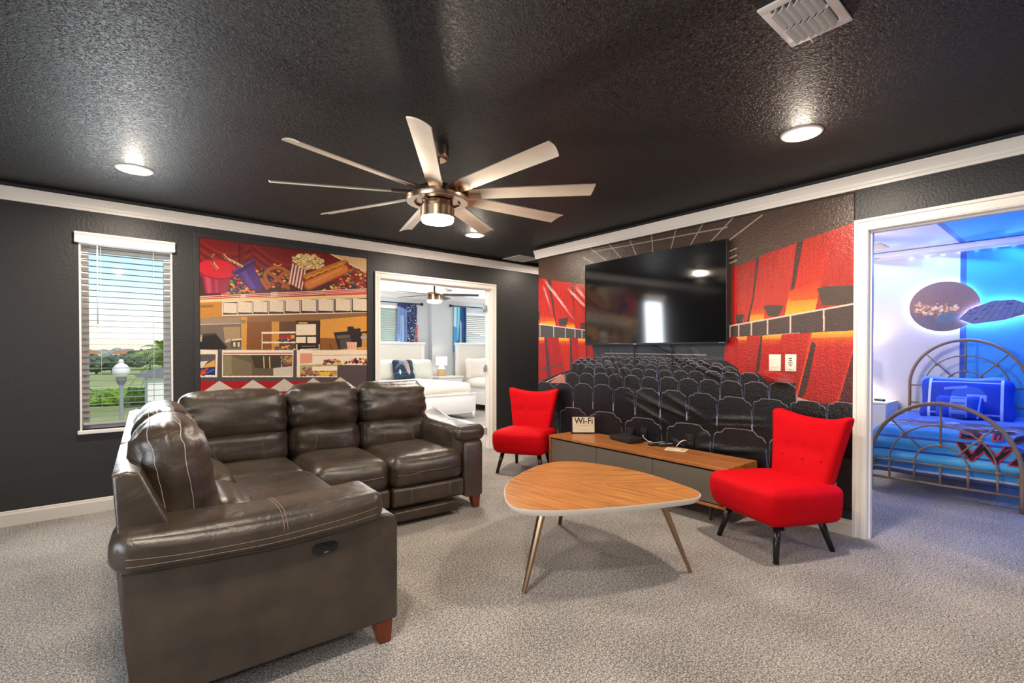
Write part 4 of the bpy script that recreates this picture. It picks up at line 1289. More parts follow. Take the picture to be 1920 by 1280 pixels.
# back frames of the left run (seats facing +u)
def back_wedge(v0, v1, zt):
    bm = prism(bmesh.new(), [(.03, .09), (.20, .09), (.20, .5), (.055, zt), (.02, zt + .012), (-.018, zt), (.008, .45)], v0, v1, 'y', .012, 0, 3)
    return obj('back_frame', bm, LEA, sofa, 'auto')
back_wedge(.045, .735, .838)
back_wedge(.745, 1.42, .838)
back_wedge(1.43, 2.22, .838)
def back_wedge_far(u0, u1, zt):
    bm = prism(bmesh.new(), [(2.26, .09), (2.10, .09), (2.10, .5), (2.23, zt), (2.26, zt + .012), (2.30, zt), (2.28, .45)], u0, u1, 'x', .012, 0, 3)
    return obj('back_frame', bm, LEA, sofa, 'auto')
back_wedge_far(.05, .925, .80); back_wedge_far(.935, 1.455, .80); back_wedge_far(1.465, 2.05, .80)
# platforms below the seats
obj('seat_base', bx(.20, .18, .11, .90, 1.42, .29, .02), LEA, sofa, 'auto')
obj('seat_base', bx(.20, 1.42, .11, .92, 2.10, .29, .02), LEA, sofa, 'auto')
obj('seat_base', bx(.93, 1.40, .14, 2.05, 2.10, .29, .02), LEA, sofa, 'auto')

WR = [(.006, (5, 5, 5), 1), (.003, (16, 16, 16), 2)]
# near left back cushion, gathered at its end
bs = []
def left_cushion(v0, v1, seed):
    vc, L_ = (v0 + v1) / 2, v1 - v0
    def gather(co):
        e = max(0, abs(co.y) / (L_ / 2) - .55) / .45
        co.x += .006 * e * math.sin(co.z * 95 + seed)
        co.z += .006 * e * math.sin(co.x * 110 + seed * 2)
        return co
    path1 = lerp_path([(.155, v1 - .05, 1.1), (.165, v0 + .10, 1.1), (.175, v0 - .05, .98), (.205, v0 - .05, .80), (.24, v0 - .05, .52)], 14)
    path1b = [p + Vector((.012, 0, 0)) for p in path1[:30]]
    path2 = lerp_path([(.07, v1 - .05, 1.0), (.065, v0 + .10, 1.0), (.07, v0 - .05, .90), (.105, v0 - .05, .72), (.15, v0 - .05, .52)], 14)
    return soft('back_cushion', (.235, L_, .45), .10, (.160, vc, .742), RY(-8), (.014, .012, .012), gather, 20,
                [(.009, (4, 5, 7), seed), (.006, (9, 9, 24), seed + 3)], (path1, path1b, path2), 'threadw')
left_cushion(.20, .725, 1)
left_cushion(.755, 1.40, 2)
soft('lumbar_cushion', (.18, .50, .22), .07, (.335, .47, .525), RY(-12), (.03, .01, .02), None, 14, [(.006, (9, 7, 14), 4)])
soft('lumbar_cushion', (.18, .62, .22), .07, (.33, 1.07, .525), RY(-12), (.03, .01, .02), None, 14, [(.006, (9, 7, 14), 5)])
# far run back cushions (facing -v)
def far_cushion(u0, u1, seed, zt):
    uc, L_ = (u0 + u1) / 2, u1 - u0
    def gather(co):
        e = max(0, abs(co.x) / (L_ / 2) - .62) / .38
        co.y += .012 * e * math.sin(co.z * 72 + seed + 2 * co.x)
        co.z += .006 * e * math.sin(co.z * 60 + seed)
        return co
    soft('back_cushion', (L_, .26, .35), .095, (uc, 2.03, zt - .185), RX(-9), (.006, .022, .012), gather, 20,
         [(.011, (4, 4, 6), seed), (.006, (13, 10, 13), seed + 2)])
    cz = .55
    sm_ = []
    for f in (.27, .73):
        u = u0 + L_ * f
        sm_.append(lerp_path([(u, 1.7, .64), (u + .006, 1.7, .56), (u, 1.7, .46)], 6))
        sm_.append(lerp_path([(u + .010, 1.7, .64), (u + .016, 1.7, .56), (u + .010, 1.7, .46)], 6))
    soft('lumbar_cushion', (L_ * .985, .22, .27), .08, (uc, 1.99, cz), RX(-8), (.01, .025, .02), None, 16,
         [(.008, (6, 8, 12), seed + 5), (.005, (22, 14, 10), seed + 6)], sm_)
far_cushion(.235, .915, 7, .965)
far_cushion(.925, 1.455, 8, .995)
far_cushion(1.465, 2.06, 9, .99)
# seat cushions
def seat_l(v0, v1, seed):
    vc = (v0 + v1) / 2
    soft('seat_cushion', (.64, v1 - v0, .22), .065, (.625, vc, .365), None, (.02, .01, .022), None, 18, [(.005, (4, 4, 4), seed), (.002, (14, 14, 14), seed + 1)],
         (lerp_path([(.92, v0 + .03, .6), (.92, v1 - .03, .6)], 14),))
seat_l(.205, .725, 11)
seat_l(.735, 1.395, 12)
soft('seat_cushion', (.60, .58, .21), .06, (.62, 1.70, .365), None, (.01, .01, .022), None, 18, [(.005, (4, 4, 4), 14), (.002, (14, 14, 14), 15)])
def seat_f(u0, u1, seed, v0=1.285):
    uc, L_ = (u0 + u1) / 2, u1 - u0
    def lip(co):          # front edge rolls down
        f = max(0, (-co.y - .22) / .14)
        co.z -= .012 * min(1, f) ** 2 if co.z > 0 else 0
        return co
    soft('seat_cushion', (L_, .70, .24), .075, (uc, v0 + .35, .365), None, (.008, .022, .020), lip, 20, [(.005, (4, 4, 4), seed), (.002, (14, 14, 14), seed + 1)],
         (lerp_path([(u0 + .03, v0 + .03, .56), (u1 - .03, v0 + .03, .56)], 16),))
seat_f(.925, 1.445, 16)
seat_f(1.455, 2.055, 17)
# leg-rest panels under the far seats
soft('footrest_panel', (.515, .07, .135), .02, (1.185, 1.325, .200), None, (0, .008, 0))
fp = soft('footrest_panel', (.585, .07, .135), .02, (1.75, 1.315, .196), None, (0, .008, 0), None, 16, None,
          [lerp_path([(1.75 + s_, 1.2, .25), (1.75 + s_, 1.2, .14)], 4) for s_ in (-.16, -.15, .16, .17)])
soft('footrest_panel', (.53, .10, .075), .014, (1.715, 1.30, .072), None)
# near arm
prof = [(.03, .095), (.925, .095), (.932, .11), (.932, .50), (.922, .535), (.895, .553), (.85, .560), (.70, .540), (.5, .520), (.3, .515), (.1, .530), (.0, .545), (-.006, .53), (.012, .3)]
obj('arm_panel', prism(bmesh.new(), prof, .0, .20, 'y', .016, 0, 3), LEA, sofa, 'auto')
def armcurve(co):
    u = (co.x + .43) / .88
    co.z += -.020 * math.sin(PI * min(1, max(0, u))) + .006 * max(0, u - .55)
    if u > .85:
        co.y += .0
    return co
seam = []
for zz in (.585, .548):
    seam.append(lerp_path([(-.01, -.12, zz + .010), (.2, -.12, zz - .010), (.45, -.12, zz - .014), (.7, -.12, zz + .004), (.855, -.12, zz + .022)], 8))
seam.append(lerp_path([(.47, -.10, .59), (.465, -.04, .75), (.46, .1, .75), (.455, .2, .7)], 8)); seam.append([p + Vector((.012, 0, 0)) for p in seam[-1]])
soft('armrest', (.87, .265, .130), .048, (.418, .085, .602), None, (.01, .012, .014), armcurve, 22, [(.004, (5, 5, 5), 21)], seam)
soft('armrest', (.70, .07, .20), .03, (.50, .20, .53), None, (0, .01, 0), None, 14)
# recliner control on the arm
def pill(w_, h_, n=12):
    r_ = h_ / 2
    pts = []
    for k in range(n + 1):
        a = -PI / 2 + PI * k / n
        pts.append((w_ / 2 - r_ + r_ * math.cos(a), r_ * math.sin(a)))
    for k in range(n + 1):
        a = PI / 2 + PI * k / n
        pts.append((-w_ / 2 + r_ + r_ * math.cos(a), r_ * math.sin(a)))
    return pts
cc = obj('recline_control', prism(bmesh.new(), [(.628 + a, .470 + b) for a, b in pill(.098, .042)], -.007, .004, 'y', .003), M['black'], sofa, 'auto')
obj('control_ring', prism(bmesh.new(), [(.628 + a, .471 + b) for a, b in pill(.062, .022)], -.0095, -.006, 'y', .001), M['blackmatte'], cc, 'auto')
for dx in (-.014, .014):
    obj('control_button', prism(bmesh.new(), [(.628 + dx + a, .471 + b) for a, b in pill(.020, .013)], -.012, -.008, 'y', .002), M['black'], cc, 'auto')
obj('usb_port', bx(.622, -.0085, .4545, .638, -.006, .4585), M['steel'], cc)
# far arm
prof = [(1.30, .10), (2.25, .10), (2.25, .55), (1.42, .555), (1.36, .55), (1.32, .535), (1.298, .50)]
obj('arm_panel', prism(bmesh.new(), prof, 2.055, 2.235, 'x', .03, 0, 4), LEA, sofa, 'auto')
def armcurve2(co):
    f = max(0, min(1, (co.y - .05) / .4))
    co.z += .075 * f * f * (3 - 2 * f)
    return co
soft('armrest', (.27, .88, .12), .05, (2.125, 1.735, .595), None, (.01, .01, .018), armcurve2, 20, [(.004, (5, 5, 5), 23)],
     [lerp_path([(1.98, 1.62, .60), (2.05, 1.62, .72), (2.2, 1.62, .72)], 8), lerp_path([(1.96, 1.335, .60), (2.02, 1.335, .7), (2.24, 1.335, .68)], 8)])
soft('armrest', (.10, .74, .24), .045, (2.035, 1.70, .53), None, (.02, .01, 0), armcurve2, 16, [(.005, (6, 6, 9), 25)])
# legs
def wood_leg(x, y, sx, sy):
    bm = bmesh.new()
    a = [(-.042, -.030), (.042, -.030), (.042, .030), (-.042, .030)]
    vs_ = []
    for z, s_, d in ((0, .62, 1), (.112, 1.0, 0)):
        vs_.append([bm.verts.new((x + p[0] * s_ + sx * .010 * d, y + p[1] * s_ + sy * .006 * d, z)) for p in a])
    bm.faces.new(vs_[0][::-1]); bm.faces.new(vs_[1])
    for k in range(4):
        bm.faces.new((vs_[0][k], vs_[0][(k + 1) % 4], vs_[1][(k + 1) % 4], vs_[1][k]))
    bmesh.ops.bevel(bm, geom=bm.edges[:], offset=.003, segments=2, affect='EDGES')
    obj('leg', bm, M['leg_wood'], sofa)
wood_leg(.868, .036, 1, -1); wood_leg(.10, .05, -1, -1); wood_leg(2.165, 1.335, 1, -1); wood_leg(2.165, 2.20, 1, 1); wood_leg(.10, 2.20, -1, 1); wood_leg(.85, 1.30, 1, 1)

# ------------------------------------------------------------------ coffee table
def chaikin(p, n=2):
    for _ in range(n):
        q = []
        for a, b in zip(p, p[1:] + p[:1]):
            q.append((a[0] * .75 + b[0] * .25, a[1] * .75 + b[1] * .25)); q.append((a[0] * .25 + b[0] * .75, a[1] * .25 + b[1] * .75))
        p = q
    return p
outline = chaikin([(1.692,2.089),(1.789,2.204),(1.923,2.311),(2.261,2.470),(2.511,2.486),(2.654,2.332),(2.722,1.925),(2.629,1.560),(2.572,1.420),(2.483,1.361),(2.383,1.382),(2.076,1.504),(1.817,1.638),(1.669,1.741),(1.574,1.858),(1.610,1.970)], 3)
cx_, cy_ = 2.12, 1.87
outl = [(a - cx_, b - cy_) for a, b in outline]
ct = thing('coffee_table', 'rounded triangular walnut coffee table with white edge on three bronze legs', 'coffee table', (cx_, cy_, 0))
bm = bmesh.new()
prism(bm, [(a * .992, b * .992) for a, b in outl], .4465, .4505)
top = obj('tabletop', bm, wood_mat('chevron_walnut', srgb(140, 80, 36), srgb(202, 138, 72), 'X', 42, chevron=(2.10 - cx_, 2.16 - cy_, math.atan2(1.54 - 2.072, 2.478 - 2.149), R(-26))), ct)
bm = bmesh.new()
rings = []
for s_, z in ((1.0, .449), (1.002, .445), (.998, .432), (.975, .417), (.93, .415)):
    rings.append([bm.verts.new((a * s_, b * s_, z)) for a, b in outl])
for a, b in zip(rings, rings[1:]):
    for k in range(len(outl)):
        bm.faces.new((a[k], b[k], b[(k + 1) % len(outl)], a[(k + 1) % len(outl)]))
bm.faces.new(rings[-1]); bm.faces.new(rings[0][::-1])
obj('edge_band', bm, M['band'], ct, 'auto')
def flat_leg(top_, foot, w0, w1):
    bm = bmesh.new()
    t_, f_ = Vector(top_), Vector(foot)
    d = Vector((f_.x - t_.x, f_.y - t_.y, 0)).normalized()
    s_ = Vector((-d.y, d.x, 0))
    rs = []
    for p, w_ in ((t_, w0), (f_, w1)):
        rs.append([bm.verts.new(p + d * w_ * a + s_ * w_ * b) for a, b in ((-.55, -1), (.55, -1), (.9, -.5), (.9, .5), (.55, 1), (-.55, 1))])
    bm.faces.new(rs[0]); bm.faces.new(rs[1][::-1])
    for k in range(6):
        bm.faces.new((rs[0][k], rs[1][k], rs[1][(k + 1) % 6], rs[0][(k + 1) % 6]))
    bmesh.ops.bevel(bm, geom=bm.edges[:], offset=.002, segments=2, affect='EDGES')
    return bm
for t_, f_ in (((1.765, 1.855), (1.644, 1.868)), ((2.36, 1.53), (2.512, 1.442)), ((2.40, 2.28), (2.496, 2.449))):
    obj('leg', flat_leg((t_[0] - cx_, t_[1] - cy_, .411), (f_[0] - cx_, f_[1] - cy_, 0), .022, .012), M['bronze'], ct)

# ------------------------------------------------------------------ media console
mc = thing('media_console', 'long low walnut media console with three grey drawer fronts under the television', 'console', (3.567, 2.535, 0), R(-1.74))
HL, HD = .91, .225
obj('top_panel', bx(-HD, -HL, .398, HD, HL, .420, .002), M['conswood'], mc)
obj('bottom_panel', bx(-HD, -HL, .130, HD, HL, .150, .002), M['conswood'], mc)
for s_ in (-1, 1):
    obj('end_panel', bx(-HD, min(s_ * HL, s_ * (HL - .02)), .150, HD, max(s_ * HL, s_ * (HL - .02)), .398, .001), M['conswood'], mc)
obj('back_panel', bx(HD - .012, -HL + .02, .150, HD - .004, HL - .02, .398), M['conswood'], mc)
obj('inner_dark_block', bx(-HD + .04, -HL + .021, .151, HD - .013, HL - .021, .397), M['dark'], mc)  # black block paints the gaps round the drawer fronts as shade
for k in range(3):
    a = -HL + .026 + k * (2 * HL - .052) / 3
    b = a + (2 * HL - .052) / 3
    obj('drawer_front', bx(-HD + .004, a + .0025, .158, -HD + .022, b - .0025, .384, .002), M['greige'], mc)
for x, y in ((-.13, -.74), (.13, -.74), (-.13, .74), (.13, .74)):
    obj('leg', lathe(bmesh.new(), [(0, 0), (.010, 0), (.016, .13), (0, .13)], x, y, 14), M['dbz'], mc, 'auto')

# ------------------------------------------------------------------ red slipper chairs
def make_chair(label, loc, rz):
    t = thing('slipper_chair', label, 'chair', loc, rz, 'red slipper chairs')
    def sf(co):
        # front face leans in towards the bottom, seat crowned
        if co.z < 0:
            co.x -= .035 * (-co.z / .11) * max(0, co.x / .28)
            co.y *= 1 - .04 * (-co.z / .11)
        return co
    bm = rbox((.57, .55, .225), .050, 18, (.008, .006, .020), (.03, 0, .318), RY(-2), sf)
    obj('seat', bm, M['velvet'], t, True)
    BTN = [(-.118, .60), (0, .595), (.118, .60)]
    def bf(co):
        tt = (co.z + .27) / .54
        s_ = co.y / .25
        w_ = .205 + .085 * max(0, tt) ** 1.25
        y = s_ * w_
        z = .335 + tt * (.465 + .055 * min(1.1, abs(s_)) ** 2.2)
        x = -.205 - .125 * tt + co.x + .055 * s_ * s_ * (.4 + .6 * tt)
        if co.x > 0:
            for (by, bz) in BTN:
                d2 = ((y - by) ** 2 + (z - bz) ** 2) / .034 ** 2
                x -= .021 * math.exp(-d2)
        return Vector((x, y, z))
    bm = rbox((.10, .50, .54), .042, 30, (.012, 0, 0), (0, 0, 0), None, bf)
    bm.normal_update()
    bvh = BVHTree.FromBMesh(bm)
    b = obj('backrest', bm, M['velvet'], t, True)
    for (by, bz) in BTN:
        loc_, n_, i, d = bvh.find_nearest(Vector((-.1, by, bz)))
        q = Vector((0, 0, 1)).rotation_difference(n_).to_matrix().to_4x4()
        bm = bmesh.new()
        lathe(bm, [(.013, -.002), (.0125, .002), (.008, .005), (0, .006)], 0, 0, 14, 0, Matrix.Translation(loc_) @ q)
        obj('button', bm, M['velvet'], b, True)
    pw = bmesh.new()
    e = []
    for k in range(41):                       # welt around the rear edge of the back
        a = k / 40
        if a < .35:
            p = (-.045, -.25, -.25 + .52 * a / .35)
        elif a < .65:
            p = (-.045, -.25 + .5 * (a - .35) / .3, .27)
        else:
            p = (-.045, .25, .27 - .52 * (a - .65) / .35)
        e.append(bf(Vector(p)) + Vector((-.002, 0, 0)))
    pts = [bvh.find_nearest(p)[0] for p in e]
    tube(pw, pts, .0045, 6)
    obj('welt', pw, M['velvet'], b, True)
    for (fx, fy, tx, ty) in ((.242, .238, .185, .19), (.242, -.238, .185, -.19), (-.245, .19, -.16, .165), (-.245, -.19, -.16, -.165)):
        bm = tube(bmesh.new(), [(tx, ty, .225), (fx, fy, 0)], .02, 12, radii=[.024, .0155])
        obj('leg', bm, M['leg_black'], t)
    return t
ch1 = make_chair('bright red velvet slipper chair beside the bedroom doorway, nearest the camera', (3.307, 1.300, 0), R(156.8))
ch2 = copy_tree(ch1)
ch2.location = (3.405, 3.83, 0)
ch2.rotation_euler = (0, 0, R(-149.3))
ch2['label'] = 'bright red velvet slipper chair between the guest room doorway and the console end'

# ------------------------------------------------------------------ television and wall mount
tv = thing('television', 'wide black flat screen television mounted on the cinema mural', 'television', (3.785, 2.592, 1.718))
tilt = RY(-.7).to_4x4()
def tb(*a, **k):
    return xform(bx(*a, **k), tilt)
W2, H2 = .738, .412
obj('cabinet', tb(-.020, -W2, -H2, .016, W2, H2, .004), M['black'], tv, 'auto')
obj('screen', tb(-.0225, -W2 + .006, -H2 + .014, -.0195, W2 - .006, H2 - .006), M['screen'], tv)
bm = bmesh.new()
for a in ((-W2, -W2 + .007, -H2, H2), (W2 - .007, W2, -H2, H2), (-W2, W2, H2 - .007, H2), (-W2, W2, -H2, -H2 + .015)):
    box(bm, -.0255, a[0], a[2], -.0185, a[1], a[3], .001)
obj('bezel', xform(bm, tilt), M['black'], tv)
obj('maker_badge', tb(-.0265, .118, -H2 + .004, -.0250, .150, -H2 + .010), M['steel'], tv)
obj('maker_badge', tb(-.0262, -W2 + .02, -H2 + .004, -.0252, -W2 + .07, -H2 + .008), M['steel'], tv)
obj('rear_housing', tb(.016, -.34, -.30, .030, .34, .12, .004), M['blackmatte'], tv)
wm = thing('tv_mount', 'black wall bracket with two hanging pull straps below the television', 'bracket', (3.832, 2.59, 1.66))
obj('wall_plate', bx(-.004, -.30, -.10, .003, .30, .10, .001), M['blackmatte'], wm)
for y, z in ((.18, 1.135), (-.217, 1.118)):
    bm = tube(bmesh.new(), [(-.010, y, -.30), (-.014, y + .004, -.42), (-.012, y - .002, z - 1.66 + .04), (-.012, y, z - 1.66)], .006, 8, flat=(1, .5))
    s_ = obj('pull_strap', bm, M['blackmatte'], wm)
    obj('strap_bead', lathe(bmesh.new(), [(0, z - 1.672), (.008, z - 1.668), (.008, z - 1.655), (0, z - 1.650)], -.012, y, 10), M['blackmatte'], s_)

# ------------------------------------------------------------------ things on and above the console
ws = thing('wifi_sign', 'small framed Wi-Fi sign standing at the far end of the console', 'sign', (3.69, 3.285, .420), R(-130))
# local +x faces the camera side
tl = RY(-6).to_4x4()
obj('sign_frame', xform(bx(-.010, -.118, 0, .006, .118, .170, .002), tl), M['black'], ws)
obj('sign_base', bx(-.04, -.125, 0, .03, .125, .008, .002), M['black'], ws)
pp = obj('paper', xform(bx(.0062, -.110, .012, .0068, .110, .164), tl), M['paper'], ws)
bm = text_mesh('Wi-Fi', .088, .0006, .0012)
xs_ = [v.co.x for v in bm.verts]; k_ = .185 / (max(xs_) - min(xs_))
xform(bm, Matrix.Diagonal((k_, 1, 1, 1)) @ Matrix.Translation((-(max(xs_) + min(xs_)) / 2, 0, 0)))
obj('lettering', xform(bm, tl @ Matrix.Translation((.0075, 0, .124)) @ Matrix(((0, 0, 1, 0), (1, 0, 0, 0), (0, 1, 0, 0), (0, 0, 0, 1)))), M['ink'], pp)
bm = bmesh.new()
rr = random.Random(3)
for (y0, y1, z) in ((-.095, .085, .084), (-.06, .05, .076), (-.095, -.055, .054), (-.03, .045, .036)):
    y = y0
    while y < y1:
        wl = rr.uniform(.008, .02)
        pts = [(.0078, y + wl * i / 5, z + rr.uniform(-.0022, .0022)) for i in range(6)]
        tube(bm, pts, .0006, 4)
        y += wl + .006
for a, b in (((-.102, .088), (-.102, .022)), ((.102, .092), (.102, .022))):
    for i in range(6):
        z = a[1] + (b[1] - a[1]) * i / 6
        box(bm, .0072, a[0] - .0008, z - .004, .0078, a[0] + .0008, z)
obj('handwriting', xform(bm, tl), M['ink'], pp)

sb = thing('set_top_box', 'flat black set-top box on the console behind the coffee table', 'media box', (3.685, 2.755, .420), R(-14))
obj('case', bx(-.085, -.145, .006, .085, .145, .044, .004), M['blackmatte'], sb, 'auto')
obj('front_panel', bx(-.088, -.140, .010, -.084, .140, .038, .001), M['black'], sb)
for x, y in ((-.07, -.12), (-.07, .12), (.07, -.12), (.07, .12)):
    obj('foot', lathe(bmesh.new(), [(0, 0), (.010, 0), (.010, .007), (0, .007)], x, y, 10), M['blackmatte'], sb)
for y in (-.12, .12):
    obj('indicator', bx(-.0888, y - .004, .014, -.0878, y + .004, .019), M['steel'], sb)

def remote(name, label, loc, rz, L_, W_, body, btn, accent=None):
    t = thing(name, label, 'remote', loc, rz, 'remote controls on the console')
    obj('case', bx(-L_ / 2, -W_ / 2, 0, L_ / 2, W_ / 2, .024, .008, 3), body, t, 'auto')
    for i in range(int(L_ / .017) - 1):
        for j in (-1, 0, 1):
            x = -L_ / 2 + .017 + i * .0165
            m_ = accent if accent and i in (3, 4) else btn
            obj('button', lathe(bmesh.new(), [(.0050, .0235), (.0050, .0258), (0, .0265)], x, j * W_ * .28, 8), m_, t)
    return t
M['grey_btn'] = mat('grey_button', srgb(168, 166, 160), .5)
M['violet'] = mat('violet_button', srgb(96, 70, 170), .5)
remote('remote_control', 'long black remote with pale buttons on the console beside the white card', (3.725, 2.455, .420), R(-18), .18, .048, M['blackmatte'], M['grey_btn'])
remote('remote_control', 'short black remote with violet buttons lying beside the longer remote', (3.735, 2.372, .420), R(-30), .145, .042, M['black'], M['grey_btn'], M['violet'])
t = thing('instruction_card', 'white printed card lying on the console in front of the remotes', 'card', (3.665, 2.235, .420), R(-72))
obj('sheet', bx(-.085, -.060, 0, .085, .060, .003), M['paper'], t)
bm = bmesh.new()
for k in range(5):
    box(bm, -.07, -.045 + k * .018, .003, -.07 + rr.uniform(.05, .1), -.040 + k * .018, .0034)
box(bm, .035, -.03, .003, .07, .03, .0034)
obj('print', bm, M['grey_btn'], t)

def outlet(label, y, z, loc_extra=0):
    t = thing('wall_outlet', label, 'outlet', (XB - .012, y, z))
    obj('cover_plate', bx(-.003, -.037, -.058, .004, .037, .058, .002), M['black'], t, 'auto')
    for dz in (-.02, .02):
        s_ = obj('socket', bx(-.0055, -.017, dz - .015, -.002, .017, dz + .015, .004), M['blackmatte'], t)
    return t
outlet('leftmost black wall outlet behind the set-top box', 2.822, .462)
outlet('black wall outlet beside the set-top box cable', 2.672, .478)
outlet('black wall outlet above the remotes at the end of the console', 2.21, .478)
bm = tube(bmesh.new(), [(3.826, 2.665, .472), (3.80, 2.66, .468), (3.79, 2.64, .45), (3.80, 2.60, .424), (3.805, 2.57, .423)], .0035, 8)
tag(obj('white_cable', bm, M['cablewhite']), 'short white cable running from the outlet down behind the set-top box', 'cable')
bm = tube(bmesh.new(), [(3.826, 2.235, .472), (3.80, 2.24, .484), (3.785, 2.265, .470), (3.778, 2.29, .440), (3.775, 2.30, .424)], .0045, 8)
tag(obj('white_cable', bm, M['cablewhite']), 'white cable arching from the outlet to the remotes on the console', 'cable')
t = thing('power_adapter', 'black plug-in adapter with a white connector behind the set-top box', 'adapter', (3.818, 2.815, .447))
obj('body', bx(-.02, -.022, -.02, .004, .022, .022, .004), M['blackmatte'], t)
obj('connector', tube(bmesh.new(), [(-.02, -.01, .005), (-.034, -.02, .004), (-.036, -.022, -.02)], .004, 8), M['cablewhite'], t)

t = thing('dimmer_switch', 'ivory rocker light switch on the red mural, nearer the television', 'switch', (XB - .009, 1.524, 1.157))
obj('cover_plate', bx(-.003, -.042, -.062, .004, .042, .062, .003), M['plate'], t, 'auto')
obj('rocker', bx(-.006, -.017, -.033, -.002, .017, .033, .002), M['plate'], t)
t = thing('fan_keypad', 'ivory wall keypad with small black buttons beside the light switch', 'switch', (XB - .009, 1.415, 1.158))
obj('cover_plate', bx(-.003, -.038, -.062, .004, .038, .062, .003), M['plate'], t, 'auto')
obj('keypad', bx(-.005, -.020, -.046, -.002, .020, .046, .002), M['plate'], t)
for z, ys in ((.032, ((-.010, .010),)), (.017, ((-.010, .010),)), (.003, ((-.013, -.007), (-.003, .003), (.007, .013))), (-.009, ((-.013, -.007), (-.003, .003), (.007, .013))), (-.021, ((-.006, .006),))):
    for (a, b) in ys:
        obj('key', bx(-.0065, a, z - .003, -.0045, b, z + .003, .001), M['black'], t)
obj('caption', bx(-.0042, -.010, -.051, -.0028, .010, -.049), M['greige'], t)

# ------------------------------------------------------------------ ceiling fan
fan = thing('ceiling_fan', 'large nine-bladed brushed nickel ceiling fan with a lit drum light', 'ceiling fan', (1.50, 2.47, ZC))
def Z(z): return z - ZC
obj('canopy', lathe(bmesh.new(), [(0, Z(2.355)), (.050, Z(2.355)), (.062, Z(2.365)), (.066, Z(2.38)), (.066, Z(2.4395)), (0, Z(2.4395))], 0, 0, 40), M['nickel'], fan, 'auto')
obj('downrod', tube(bmesh.new(), [(0, 0, Z(2.20)), (0, 0, Z(2.36))], .014, 14), M['nickel'], fan)
obj('motor_housing', lathe(bmesh.new(), [(0, Z(2.235)), (.04, Z(2.235)), (.05, Z(2.22)), (.085, Z(2.205)), (.125, Z(2.185)), (.135, Z(2.165)), (.135, Z(2.135)), (.120, Z(2.118)), (.0, Z(2.115))], 0, 0, 48), M['nickel'], fan, 'auto')
obj('outer_ring', lathe(bmesh.new(), [(.135, Z(2.108)), (.176, Z(2.108)), (.180, Z(2.114)), (.180, Z(2.136)), (.174, Z(2.138)), (.172, Z(2.118)), (.137, Z(2.118)), (.135, Z(2.108))], 0, 0, 56), M['nickel'], fan, 'auto')
obj('light_kit', lathe(bmesh.new(), [(0, Z(2.112)), (.090, Z(2.112)), (.092, Z(2.080)), (.098, Z(2.076)), (.098, Z(2.030)), (.101, Z(2.028)), (.101, Z(2.018)), (.0, Z(2.018))], 0, 0, 48), M['nickel'], fan, 'auto')
obj('light_lens', lathe(bmesh.new(), [(.093, Z(2.019)), (.093, Z(2.002)), (.088, Z(1.995)), (.07, Z(1.991)), (0, Z(1.990))], 0, 0, 48), M['fanlens'], fan, True)
for k in range(4):
    a = R(20 + 90 * k)
    obj('ring_strut', tube(bmesh.new(), [(.09 * math.cos(a), .09 * math.sin(a), Z(2.112)), (.14 * math.cos(a), .14 * math.sin(a), Z(2.112))], .004, 8), M['nickel'], fan)
for k in range(2):
    a = R(230 + 24 * k)
    obj('housing_screw', tube(bmesh.new(), [(.05 * math.cos(a), .05 * math.sin(a), Z(2.21)), (.05 * math.cos(a), .05 * math.sin(a), Z(2.25))], .005, 8), M['steel'], fan)
PITCH = R(-17)
def blade_bm(r0, r1, w0, w1, th, camber, tip=0.0, n=10, m=8):
    bm = bmesh.new()
    g = []
    for side in (0, 1):
        for i in range(n + 1):
            f = i / n
            row = []
            for j in range(m + 1):
                s_ = -1 + 2 * j / m
                w_ = w0 + (w1 - w0) * f
                r_ = r0 + (r1 - r0) * f + tip * f * (.5 - s_ * .6 - .25 * s_ * s_)
                y = s_ * w_ / 2
                z = -camber * (1 - s_ * s_) + (th if side else 0)
                y2 = y * math.cos(PITCH) - z * math.sin(PITCH)
                z2 = y * math.sin(PITCH) + z * math.cos(PITCH)
                row.append(bm.verts.new((r_, y2, z2)))
            g.append(row)
    A_, B_ = g[:n + 1], g[n + 1:]
    for i in range(n):
        for j in range(m):
            bm.faces.new((A_[i][j], A_[i][j + 1], A_[i + 1][j + 1], A_[i + 1][j]))
            bm.faces.new((B_[i][j], B_[i + 1][j], B_[i + 1][j + 1], B_[i][j + 1]))
    for i in range(n):
        for j in (0, m):
            q = (A_[i][j], A_[i + 1][j], B_[i + 1][j], B_[i][j])
            bm.faces.new(q)
    for i in (0, n):
        for j in range(m):
            bm.faces.new((A_[i][j], A_[i][j + 1], B_[i][j + 1], B_[i][j]))
    return bm
bl0 = obj('blade', blade_bm(.255, .895, .094, .102, .006, -.008, .02), M['blade'], fan, 'auto')
ar0 = obj('blade_arm', blade_bm(.12, .262, .070, .102, .009, -.010), M['nickel'], bl0, 'auto')
for k in range(9):
    b = bl0 if k == 0 else copy_tree(bl0, fan)
    b.location = (0, 0, Z(2.152))
    b.rotation_euler = (0, 0, R(-6 + 40 * k))

# ------------------------------------------------------------------ recessed lights and vents
def recessed(label, x, y):
    t = thing('recessed_light', label, 'ceiling light', (x, y, ZC), 0, 'recessed ceiling lights')
    obj('trim_ring', lathe(bmesh.new(), [(.064, -.003), (.070, -.010), (.095, -.009), (.104, -.003), (.105, .0), (.064, .0)], 0, 0, 40), M['white'], t, True)
    obj('lens', lathe(bmesh.new(), [(0, -.008), (.05, -.008), (.066, -.004)], 0, 0, 40), M['lens'], t, True)
recessed('lit round recessed light above the window wall, left of the fan', .16, 4.06)
recessed('lit round recessed light just behind the fan blades toward the corner', 2.92, 4.08)
recessed('lit round recessed light in front of the mural near the bedroom doorway', 2.95, 1.04)

